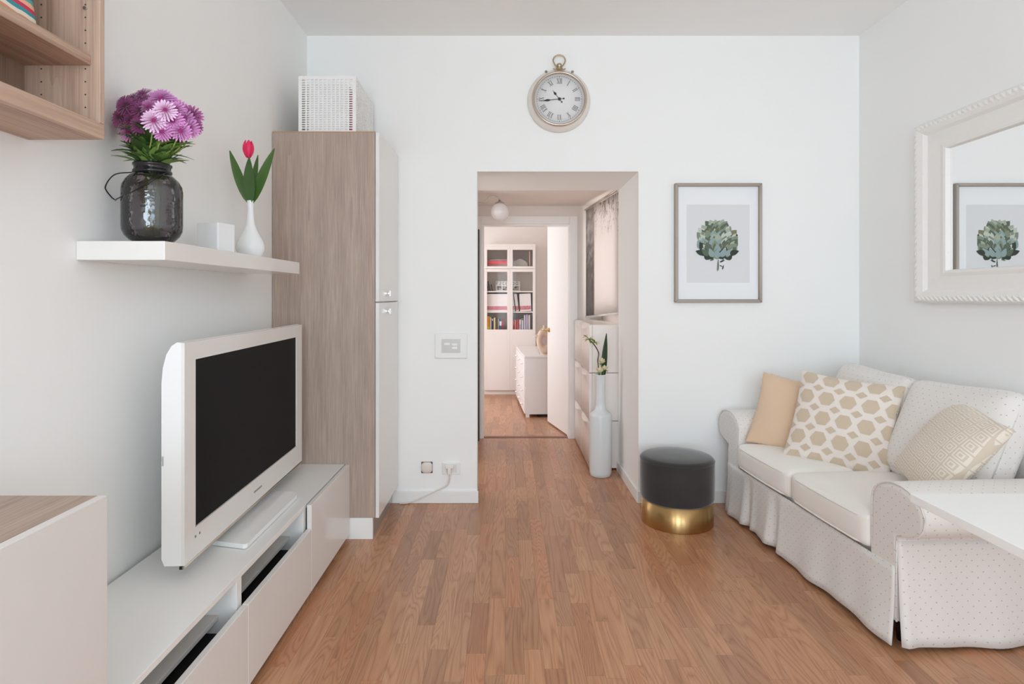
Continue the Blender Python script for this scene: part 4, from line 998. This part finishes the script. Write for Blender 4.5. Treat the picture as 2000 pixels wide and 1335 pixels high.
# ------------------------------------------------------------------ hall: lamp, blind, shoe cabinets, vase
t = thing('wall_lamp', 'wall lamp with an opal globe on a curved arm in the hall', 'lamp', (HLX, 4.60, 1.975))
b = new(); lathe(b, [(0.0, 0.0), (0.045, 0.0), (0.045, 0.006), (0.034, 0.018), (0.016, 0.030), (0.012, 0.045), (0.0, 0.046)], 24, cap0=False, cap1=False); b.transform(Matrix.Translation((HLX+0.001, 4.60, 1.970)) @ Matrix.Rotation(PI/2, 4, 'Y')); obj('backplate', b, M['champ'], t)
b = new(); tube(b, spline([(HLX+0.04, 4.60, 1.970), (-0.185, 4.60, 1.972), (-0.155, 4.60, 1.990), (-0.125, 4.60, 2.016), (-0.09, 4.60, 2.020), (-0.064, 4.60, 2.006), (-0.056, 4.60, 1.972)], 6), 0.005, 8); obj('arm', b, M['champ'], t)
b = new(); lathe(b, [(0.008, 0.036), (0.012, 0.026), (0.034, 0.016), (0.038, 0.006), (0.036, 0.0)], 24, (-0.0555, 4.60, 1.954), cap1=False); obj('shade_cap', b, M['champ'], t)
b = new(); sphere(b, (-0.0555, 4.60, 1.898), 0.0715, (1, 1, 1), 32, 20); obj('globe', b, M['opal'], t)

t = thing('panel_blind', 'printed white and grey fabric panel hanging before the hall window', 'blind', (0.77, 4.72, 1.07))
Pn, Pf = Vector((0.800, 4.262, 0)), Vector((0.693, 5.165, 0))
def sheet(name, a, c, m, off=0.0):
    b = new(); n_ = 14; F = []
    for i in range(n_+1):
        q = a+(c-a)*i/n_; p = Pn.lerp(Pf, q); xx = p.x-off+0.004*math.sin(q*19)
        zb, zt = 1.128+(1.072-1.128)*q, 1.995-0.008*q
        F.append([b.verts.new((xx+e_, p.y, zb+(zt-zb)*k/10)) for k in range(11) for e_ in (0,)])
    for i in range(n_):
        for k in range(10): f = b.faces.new((F[i][k], F[i+1][k], F[i+1][k+1], F[i][k+1])); f.smooth = True
    o = obj(name, b, m, t); md = o.modifiers.new('cloth_thickness', 'SOLIDIFY'); md.thickness = 0.0015; return o
def printed(name, base, dark, lo, hi, sc, transl):
    m = mat(name, base, 0.9); n = NT(m); p = n.pos(); s = n.sep(p)
    nz = n.noise(n.comb(n.math('MULTIPLY', s[0], 1.0), n.math('MULTIPLY', s[1], 3.0), s[2]), sc, 3, 0.55)
    vein = n.math('LESS_THAN', n.math('ABSOLUTE', n.math('SUBTRACT', nz, 0.5)), n.math('MULTIPLY', n.math('MAXIMUM', n.math('SUBTRACT', s[2], lo), 0.0), hi))
    c = n.mix(vein, base, dark); n.l(c, n.p.inputs['Base Color'])
    tl = n.n('ShaderNodeBsdfTranslucent'); n.l(c, tl.inputs[0]); mx = n.n('ShaderNodeMixShader'); mx.inputs[0].default_value = transl
    n.l(n.p.outputs[0], mx.inputs[1]); n.l(tl.outputs[0], mx.inputs[2]); n.l(mx.outputs[0], n.t.nodes['Material Output'].inputs[0]); return m
sheet('light_panel', 0.0, 0.74, printed('blind_white_print', srgb(240, 234, 230), srgb(150, 140, 134), 1.70, 0.06, 6, 0.45))
m = mat('blind_grey_print', srgb(112, 104, 100), 0.9); n = NT(m); s = n.sep(n.pos())
n.l(n.ramp(n.math('ADD', n.math('MULTIPLY', n.math('SUBTRACT', s[2], 1.0), 0.45), n.math('MULTIPLY', n.noise(n.pos(), 14, 4), 0.55)), [(0.25, srgb(98, 88, 84)), (0.5, srgb(122, 112, 107)), (0.72, srgb(196, 188, 182))]), n.p.inputs['Base Color'])
sheet('grey_panel', 0.735, 1.0, m, 0.004)
b = new(); tube(b, [(Pn.x-0.012, Pn.y, 2.006), (Pf.x-0.012, Pf.y, 1.994)], 0.008, 8); obj('rail', b, M['champ'], t)
b = new(); tube(b, [(Pn.x-0.004, Pn.y+0.005, 1.122), (Pf.x-0.004, Pf.y-0.005, 1.066)], 0.009, 6); obj('bottom_bar', b, M['gloss'], t)

# shoe cabinets: 2 wide, 3 high
FRX, SBX = 0.590, HRX-0.002
rowz = [0.012, 0.352, 0.696, 1.042]
lab = [['near end bottom', 'near end middle', 'near end top'], ['far end bottom', 'far end middle', 'far end top']]
HL = mat('shoe_cabinet_plastic', srgb(240, 232, 226), 0.3)
for c_, (a, e_) in enumerate(((4.255, 4.715), (4.717, 5.178))):
    for r_ in range(3):
        z0, z1 = rowz[r_]+0.0015, rowz[r_+1]-0.0015
        t = thing('shoe_cabinet', 'cream tip-out shoe cabinet in the hall, %s unit of its stack' % lab[c_][r_], 'shoe cabinet', (0.71, (a+e_)/2, z0), 0, 'shoe cabinets along the hall wall')
        b = new(); box(b, FRX+0.022, SBX, a, e_, z0, z1, 0.004); obj('body', b, HL, t)
        b = new(); n_ = 12; A = []
        for i in range(n_+1):
            q = i/n_; yv = a+0.001+(e_-a-0.002)*q; dip = 0.034*math.sin(PI*q)**1.5
            bulge = 0.016*math.sin(PI*q)**2
            A.append([b.verts.new(p) for p in ((FRX, yv, z0+0.002), (FRX+0.002, yv, z0+0.18), (FRX+0.004, yv, z1-0.10), (FRX-bulge*0.4, yv, z1-dip-0.012), (FRX-bulge-0.002, yv, z1-dip-0.002), (FRX+0.021, yv, z1-0.002), (FRX+0.021, yv, z0+0.002))])
        for P_, Q_ in zip(A, A[1:]):
            for k in range(7): f = b.faces.new((P_[k], P_[(k+1) % 7], Q_[(k+1) % 7], Q_[k])); f.smooth = k < 4
        b.faces.new(A[0]); b.faces.new(A[-1][::-1]); obj('tip_out_front', b, HL, t)

t = thing('floor_vase', 'tall white bottle shaped floor vase beside the shoe cabinets', 'vase', (0.652, 4.135, 0))
pv = [(0.0, 0.0), (0.066, 0.0), (0.072, 0.004), (0.0765, 0.03), (0.0785, 0.30), (0.0785, 0.412), (0.0765, 0.424), (0.070, 0.434), (0.048, 0.450), (0.039, 0.462), (0.034, 0.50), (0.0325, 0.60), (0.0345, 0.695), (0.036, 0.702), (0.031, 0.702), (0.029, 0.60), (0.0, 0.58)]
b = new(); lathe(b, pv, 48, cap0=False, cap1=False); obj('vase_body', b, mat('white_glass_vase', srgb(218, 223, 224), 0.07), t, local=True)
VX2, VY2, VZ2 = 0.652, 4.135, 0.60
GRN = mat('dark_leaf', srgb(44, 66, 40), 0.4); LIM = mat('lime_petal', srgb(176, 182, 92), 0.6); CRM = mat('cream_petal', srgb(232, 224, 190), 0.6); TWG = mat('twig_brown', srgb(88, 70, 46), 0.8)
t = thing('flower_branch', 'twisting twig with lime green star blossoms in the floor vase', 'flower', (VX2, VY2, VZ2))
b = new(); tip = Vector((VX2-0.082, VY2-0.02, 0.948)); tube(b, spline([(VX2, VY2, VZ2), (VX2-0.012, VY2-0.01, 0.72), (VX2-0.022, VY2-0.02, 0.80), (VX2-0.016, VY2-0.02, 0.85), (VX2-0.040, VY2-0.02, 0.90), tip], 5), 0.004, 6); obj('twig', b, TWG, t)
for (p, sc) in ((tip, 1.0), (Vector((VX2-0.045, VY2-0.03, 0.930)), 0.9), (Vector((VX2-0.105, VY2-0.02, 0.968)), 0.6)):
    b = new()
    for k in range(11):
        a = random.uniform(0, 2*PI); d = Vector((math.cos(a), math.sin(a)*0.8, random.uniform(-0.4, 0.8))); leafmesh(b, p, d, 0.046*sc, 0.016*sc, 0.2, 0 if k % 3 else 1)
    obj('blossom', b, [LIM, LEAF], t)
t = thing('long_leaf', 'single dark green pointed leaf in the floor vase', 'leaf', (VX2+0.02, VY2, VZ2+0.05))
b = new(); leafmesh(b, (VX2+0.018, VY2, 0.66), (0.05, -0.08, 1), 0.33, 0.042, 0.03, up=Vector((-0.5, -1, 0)), seg=10, tip=0.99); obj('leaf_blade', b, GRN, t)
for k, (dx, dy, z, r_, lb) in enumerate(((-0.008, -0.03, 0.735, 0.023, 'cream rose at the vase mouth, lowest and frontmost'), (0.024, -0.02, 0.748, 0.019, 'small cream rose right of the twig in the floor vase'), (0.010, -0.01, 0.795, 0.021, 'cream rose highest of the three in the floor vase'))):
    t = thing('rose', lb, 'flower', (VX2+dx*0.3, VY2+dy*0.3, 0.66), 0, 'roses in the floor vase')
    b = new(); c = Vector((VX2+dx, VY2+dy, z))
    for L in range(3):
        for q in range(5):
            a = 2*PI*(q+0.5*L)/5; d = Vector((math.cos(a)*(0.4+0.3*L), math.sin(a)*(0.4+0.3*L), 1.0-0.25*L)); leafmesh(b, c-Vector((0, 0, r_*0.8)), d, r_*1.9, r_*1.5, -0.25, seg=5)
    sphere(b, c, r_*0.75, (1, 1, 1), 12, 8); obj('bloom', b, CRM, t)
    b = new(); tube(b, [(VX2+dx*0.3, VY2+dy*0.3, 0.66), c-Vector((0, 0, r_*0.6))], 0.0025, 5)
    for q in range(3):
        a = 2*PI*q/3+k; leafmesh(b, c-Vector((0, 0, r_*0.8)), (math.cos(a), math.sin(a)*0.6-0.3, 0.0), 0.036, 0.016, 0.2)
    obj('stem', b, LEAF, t)

# dark upright beside the far doorway
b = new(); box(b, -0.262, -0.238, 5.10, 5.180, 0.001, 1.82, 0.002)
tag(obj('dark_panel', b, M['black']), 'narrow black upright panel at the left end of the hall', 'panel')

# ------------------------------------------------------------------ far room: bookcase
KX0, KX1, KY, KZ = -0.285, 0.362, 7.50, 1.885
WH = mat('bookcase_white', srgb(240, 232, 226), 0.4)
t = thing('bookcase', 'tall white glazed bookcase in the far room', 'bookcase', (0.04, 7.66, 0))
for (a, c) in ((KX0, KX0+0.018), (0.030, 0.048), (KX1-0.018, KX1)):
    b = new(); box(b, a, c, KY+0.020, FE-0.002, 0.05, KZ); obj('upright', b, WH, t)
b = new(); box(b, KX0, KX1, KY+0.03, FE-0.002, 0, 0.05); obj('plinth', b, WH, t)
b = new(); box(b, KX0, KX1, KY+0.02, FE-0.002, KZ, KZ+0.018); obj('top', b, WH, t)
b = new(); box(b, KX0+0.018, KX1-0.018, FE-0.010, FE-0.002, 0.05, KZ); obj('back_panel', b, mat('bookcase_back', srgb(234, 226, 219), 0.6), t)
shz = [0.798, 1.050, 1.308, 1.614]
for z in shz:
    for (a, c) in ((KX0+0.0185, 0.0295), (0.0485, KX1-0.0185)):
        b = new(); box(b, a, c, KY+0.024, FE-0.011, z-0.016, z); obj('shelf', b, WH, t)
GL = tinted('cabinet_glass', (0.985, 0.98, 0.975), flat=0.006)
for (a, c, hs) in ((KX0+0.001, 0.0385, 1), (0.0395, KX1-0.001, -1)):
    for (z0, z1, gz0, gz1) in ((1.592, KZ+0.016, 1.620, 1.828), (0.055, 1.588, 0.822, 1.550)):
        b = new(); s_ = 0.034
        box(b, a, a+s_, KY, KY+0.018, z0, z1, 0.001); box(b, c-s_, c, KY, KY+0.018, z0, z1, 0.001)
        box(b, a+s_, c-s_, KY, KY+0.018, gz1, z1, 0.001); box(b, a+s_, c-s_, KY, KY+0.018, z0, gz0, 0.001)
        d = obj('door', b, WH, t)
        b = new(); box(b, a+s_, c-s_, KY+0.007, KY+0.011, gz0, gz1); obj('pane', b, GL, d)
def bk(x0, x1, z0, h, dp, col, label, lean=0.0, cat='book', name='book', y0=None, grp=None, extra=None):
    y0 = KY+0.06 if y0 is None else y0
    t = thing(name, label, cat, ((x0+x1)/2, y0, z0), 0, grp); wd = x1-x0
    cm = mat('cover_'+name, srgb(*col), 0.6)
    b = new(); box(b, -wd/2, -wd/2+wd*0.12, 0, dp, 0, h); box(b, wd/2-wd*0.12, wd/2, 0, dp, 0, h); box(b, -wd/2, wd/2, -0.003, 0, 0, h, 0.0008); o = obj('cover', b, cm, t, local=True)
    b = new(); box(b, -wd/2+wd*0.12, wd/2-wd*0.12, 0.0005, dp-0.004, 0.003, h-0.004); obj('pages', b, M['paper'], t, local=True)
    if extra:
        b = new(); box(b, -wd/2+0.002, wd/2-0.002, -0.0042, -0.003, h*extra[0], h*extra[1]); obj('spine_label', b, mat('spine_label', srgb(*extra[2]), 0.6), t, local=True)
    if lean:
        t.rotation_euler[1] = lean; t.location.z += abs(math.sin(lean))*wd/2+0.0005
    return t
G1 = 'books on the bottom glazed shelf'
zb = shz[0]
Lb = [(0.034, 0.190, (244, 176, 40), 'wide orange yellow book on the bottom glazed shelf', (0.12, 0.30, (252, 226, 90))), (0.016, 0.176, (240, 236, 230), 'thin white book next to the orange yellow book', None),
      (0.018, 0.176, (38, 62, 110), 'navy blue book on the bottom glazed shelf', (0.75, 0.9, (220, 220, 225))), (0.022, 0.172, (230, 208, 150), 'sand coloured book right of the navy book', None), (0.020, 0.160, (92, 88, 84), 'dark grey book right of the sand coloured book', (0.1, 0.2, (190, 60, 60))),
      (0.014, 0.158, (176, 150, 138), 'thin brown book beside the dark grey book', None), (0.030, 0.156, (40, 92, 120), 'teal blue book with a pale spine label', (0.45, 0.8, (220, 226, 230))), (0.018, 0.160, (178, 40, 74), 'crimson book at the right end behind the left pane', None)]
x = KX0+0.032
for wd, h, col, lb, ex in Lb: bk(x, x+wd, zb, h, 0.15, col, lb, extra=ex, grp=G1); x += wd+0.0055
Rb = [(0.030, 0.130, (226, 96, 92), 'coral red book at the left behind the right pane', (0.0, 0.12, (70, 30, 30))), (0.020, 0.142, (232, 160, 140), 'salmon book second from left behind the right pane', None), (0.026, 0.152, (222, 92, 104), 'rose red book behind the right pane', None), (0.022, 0.148, (232, 228, 232), 'white book right of the rose red book', (0.2, 0.6, (190, 190, 210))),
      (0.024, 0.160, (214, 210, 220), 'pale grey book in the middle behind the right pane', (0.9, 0.97, (60, 56, 60))), (0.022, 0.205, (206, 200, 216), 'tall lilac grey book behind the right pane', None), (0.022, 0.212, (196, 190, 214), 'tall lavender book near the right end', None), (0.022, 0.206, (222, 212, 216), 'tall pinkish white book at the right end', None)]
x = 0.062
for wd, h, col, lb, ex in Rb: bk(x, x+wd, zb, h, 0.15, col, lb, extra=ex, grp=G1); x += wd+0.0065
# white boxes with a pink patterned band
def filebox(x0, x1, lb, lean=0.0):
    t = thing('file_box', lb, 'file box', ((x0+x1)/2, KY+0.05, shz[1]), 0, 'white file boxes with rose bands'); wd = x1-x0
    b = new(); box(b, -wd/2, wd/2, 0, 0.2, 0, 0.222, 0.002); obj('box_body', b, mat('file_white', srgb(242, 236, 236), 0.6), t, local=True)
    m = mat('rose_band', srgb(206, 120, 134), 0.7); n = NT(m); n.l(n.ramp(n.noise(n.objc(), 110, 2), [(0.4, srgb(232, 180, 186)), (0.56, srgb(186, 84, 104))]), n.p.inputs['Base Color'])
    b = new(); box(b, -wd/2-0.0003, wd/2+0.0003, -0.0012, 0.05, 0.018, 0.066); obj('rose_band', b, m, t, local=True)
    if lean: t.rotation_euler[1] = lean; t.location.z += abs(math.sin(lean))*wd/2+0.0005
filebox(KX0+0.030, 0.020, 'wide white file box with rose band behind the left pane')
filebox(0.068, 0.104, 'white file box with rose band, leftmost behind the right pane', -0.13)
filebox(0.118, 0.154, 'white file box with rose band, second behind the right pane', -0.13)
filebox(0.168, 0.312, 'wide white file box with rose band, rightmost behind the right pane', -0.05)
# leaning dark frames, photo collage, boxes and a grey house-shaped object
for k, (x_, h, lean, lb) in enumerate(((-0.240, 0.165, -0.16, 'black leaning frame, leftmost and tallest behind the left pane'), (-0.215, 0.125, -0.22, 'black leaning frame in the middle of three behind the left pane'), (-0.182, 0.085, -0.26, 'short black leaning frame next to the photo collage'))):
    t = thing('leaning_frame', lb, 'frame', (x_, KY+0.09, shz[2]+0.003), 0, 'dark frames leaning on the shelf'); t.rotation_euler[1] = lean
    b = new(); box(b, -0.006, 0.006, 0, 0.12, 0, h, 0.001); obj('frame_body', b, M['black'], t, local=True)
    b = new(); box(b, 0.0061, 0.0068, 0.01, 0.11, 0.01, h-0.01); obj('frame_insert', b, M['paper'], t, local=True)
t = thing('photo_collage', 'white collage photo frame with cut-out letters on the upper shelf', 'photo frame', (0.0, KY+0.15, shz[2]))
for (a, c) in ((-0.150, 0.0295), (0.0485, 0.172)): pass
b = new(); box(b, -0.145, 0.028, 0.0, 0.02, 0.0, 0.130, 0.002); obj('frame_board', b, M['paper'], t, local=True)
for (x_, wd) in ((-0.130, 0.060), (-0.055, 0.055)):
    b = new(); box(b, x_, x_+wd, -0.001, 0.0, 0.012, 0.062); m = mat('photo_print', (0.3, 0.3, 0.3), 0.5); n = NT(m); n.l(n.ramp(n.noise(n.objc(), 30, 3), [(0.42, srgb(60, 52, 50)), (0.58, srgb(206, 198, 190))]), n.p.inputs['Base Color']); obj('photo', b, m, t, local=True)
def letter(par, x_, z_, segs, m):
    b = new()
    for (a, c, d, e_) in segs: stroke(b, a, c, d, e_, 0.006)
    b.transform(Matrix.Translation((x_, -0.0006, z_))); obj('cut_letter', b, m, par, local=True)
GL_ = mat('letter_grey', srgb(110, 100, 94), 0.7)
for k, sg in enumerate(([(0, 0, 0, 0.04), (0, 0.04, 0.018, 0.04), (0, 0.02, 0.014, 0.02)], [(0, 0.036, 0.012, 0.042), (0.012, 0.042, 0.016, 0.030), (0.016, 0.03, 0, 0), (0, 0, 0.018, 0)], [(0.018, 0.034, 0.008, 0.042), (0.008, 0.042, 0, 0.02), (0, 0.02, 0.008, 0), (0.008, 0, 0.018, 0.006)], [(0, 0, 0, 0.04), (0, 0.04, 0.018, 0.04), (0, 0.02, 0.014, 0.02), (0, 0, 0.018, 0)])):
    letter(t, -0.132+k*0.040, 0.078, sg, GL_)
t = thing('photo_collage', 'smaller white collage frame with round cut-outs behind the right pane', 'photo frame', (0.115, KY+0.15, shz[2]))
b = new(); box(b, -0.062, 0.055, 0, 0.02, 0, 0.128, 0.002); obj('frame_board', b, M['paper'], t, local=True)
b = new(); box(b, -0.050, 0.035, -0.001, 0, 0.012, 0.062); obj('photo', b, m, t, local=True)
for k in range(2):
    b = new(); tube(b, [(-0.035+k*0.05+0.013*math.cos(q*PI/8), -0.002, 0.098+0.019*math.sin(q*PI/8)) for q in range(16)], 0.003, 5, closed=True); obj('cut_letter', b, GL_, t, local=True)
t = thing('flat_box', 'flat coral red box on the top left glazed shelf', 'box', (-0.115, KY+0.05, shz[3]))
b = new(); box(b, -0.135, 0.135, 0, 0.18, 0.040, 0.078, 0.003); obj('box_lid', b, mat('coral_card', srgb(232, 92, 100), 0.6), t, local=True)
b = new(); box(b, -0.130, 0.130, 0.004, 0.176, 0, 0.040, 0.002); obj('box_base', b, mat('mauve_card', srgb(176, 130, 130), 0.7), t, local=True)
t = thing('flat_box', 'flat grey box lying on the coral red box', 'box', (-0.105, KY+0.06, shz[3]+0.0785))
b = new(); box(b, -0.12, 0.13, 0, 0.16, 0, 0.022, 0.002); obj('box_lid', b, mat('grey_card', srgb(160, 150, 144), 0.7), t, local=True)
t = thing('house_ornament', 'grey gabled ornament on the top right glazed shelf', 'ornament', (0.165, KY+0.06, shz[3]))
b = new(); prism(b, [(-0.09, 0), (0.10, 0), (0.10, 0.055), (0.045, 0.092), (0.0, 0.108), (-0.05, 0.085), (-0.09, 0.05)], 'y', 0, 0.12); bmesh.ops.bevel(b, geom=b.edges[:], offset=0.005, segments=2, affect='EDGES'); obj('ornament_body', b, mat('ornament_grey', srgb(176, 174, 168), 0.7), t, local=True)
t = bk(0.283, 0.295, shz[3], 0.20, 0.15, (214, 180, 168), 'thin pinkish book standing on the top right glazed shelf')

# ------------------------------------------------------------------ far room: chest of drawers
DW = mat('dresser_white', srgb(242, 238, 236), 0.35)
t = thing('chest_of_drawers', 'white chest of drawers with glass knobs in the far room', 'dresser', (0.184, 6.10, 0), math.atan2(0.071, 1.2))
L, Dp, Hh = 1.18, 0.42, 0.63
b = new(); box(b, 0.012, Dp, 0.0, L, 0.03, Hh-0.02, 0.002); obj('body', b, DW, t, local=True)
b = new(); box(b, -0.004, Dp, -0.006, L+0.004, Hh-0.02, Hh, 0.003); obj('top', b, DW, t, local=True)
b = new(); box(b, 0.14, Dp-0.02, 0.015, L-0.015, 0, 0.03); obj('plinth', b, M['dark'], t, local=True)
for (x_, y_) in ((0.03, 0.02), (0.03, L-0.02)):
    b = new(); box(b, x_-0.018, x_+0.018, y_-0.018, y_+0.018, 0, 0.03); obj('foot', b, DW, t, local=True)
KN = mat('crystal_knob', (0.9, 0.92, 0.98), 0.05, 0.6)
for c_ in range(3):
    for r_ in range(4):
        y0, y1 = 0.004+c_*(L-0.008)/3+0.003, 0.004+(c_+1)*(L-0.008)/3-0.003; z0, z1 = 0.036+r_*0.143, 0.036+(r_+1)*0.143-0.004
        b = new(); box(b, -0.004, 0.0115, y0, y1, z0, z1, 0.002); d = obj('drawer', b, DW, t, local=True)
        b = new(); sphere(b, (-0.018, (y0+y1)/2, (z0+z1)/2), 0.012, (1, 1, 1), 10, 8); tube(b, [(-0.004, (y0+y1)/2, (z0+z1)/2), (-0.012, (y0+y1)/2, (z0+z1)/2)], 0.004, 6); obj('knob', b, KN, d, local=True)
# ring vase
t = thing('ring_vase', 'beige ring shaped ceramic vase on the chest of drawers', 'vase', (0.395, 6.24, Hh+0.0005))
b = new(); n_ = 40; sg = 12; rings = []
for i in range(n_):
    a = 2*PI*i/n_; R_ = 0.075; ring = []
    for k in range(sg):
        p = 2*PI*k/sg; rr_ = R_+0.040*math.cos(p); ring.append(b.verts.new((rr_*math.cos(a)*0.72, 0.034*math.sin(p), 0.145+rr_*math.sin(a)*1.22)))
    rings.append(ring)
for i in range(n_):
    A, B = rings[i], rings[(i+1) % n_]
    for k in range(sg): f = b.faces.new((A[k], A[(k+1) % sg], B[(k+1) % sg], B[k])); f.smooth = True
CB = paint('beige_ceramic', srgb(222, 196, 176), 0.6, 0.2)
obj('ring_body', b, CB, t, local=True)
b = new(); lathe(b, [(0, 0), (0.040, 0), (0.036, 0.012), (0.0, 0.012)], 20, cap0=False, cap1=False); obj('foot', b, CB, t, local=True)
b = new(); lathe(b, [(0.016, 0.265), (0.013, 0.285), (0.017, 0.305)], 16); obj('neck', b, CB, t, local=True)
t = thing('paper_flower', 'white gauzy flower hanging left of the ring vase', 'flower', (0.345, 6.27, Hh+0.0005))
b = new()
for k in range(16):
    d = Vector((random.uniform(-1, 0.4), random.uniform(-0.8, 0.2), random.uniform(-0.6, 1))); leafmesh(b, (-0.025, -0.01, 0.185), d, 0.055, 0.03, 0.3)
obj('petals', b, mat('gauze_white', srgb(246, 242, 240), 0.7), t, local=True)
b = new(); tube(b, spline([(0.0, 0.0, 0.0), (-0.02, -0.005, 0.09), (-0.025, -0.01, 0.185)], 4), 0.002, 5); obj('stem', b, STEM, t, local=True)
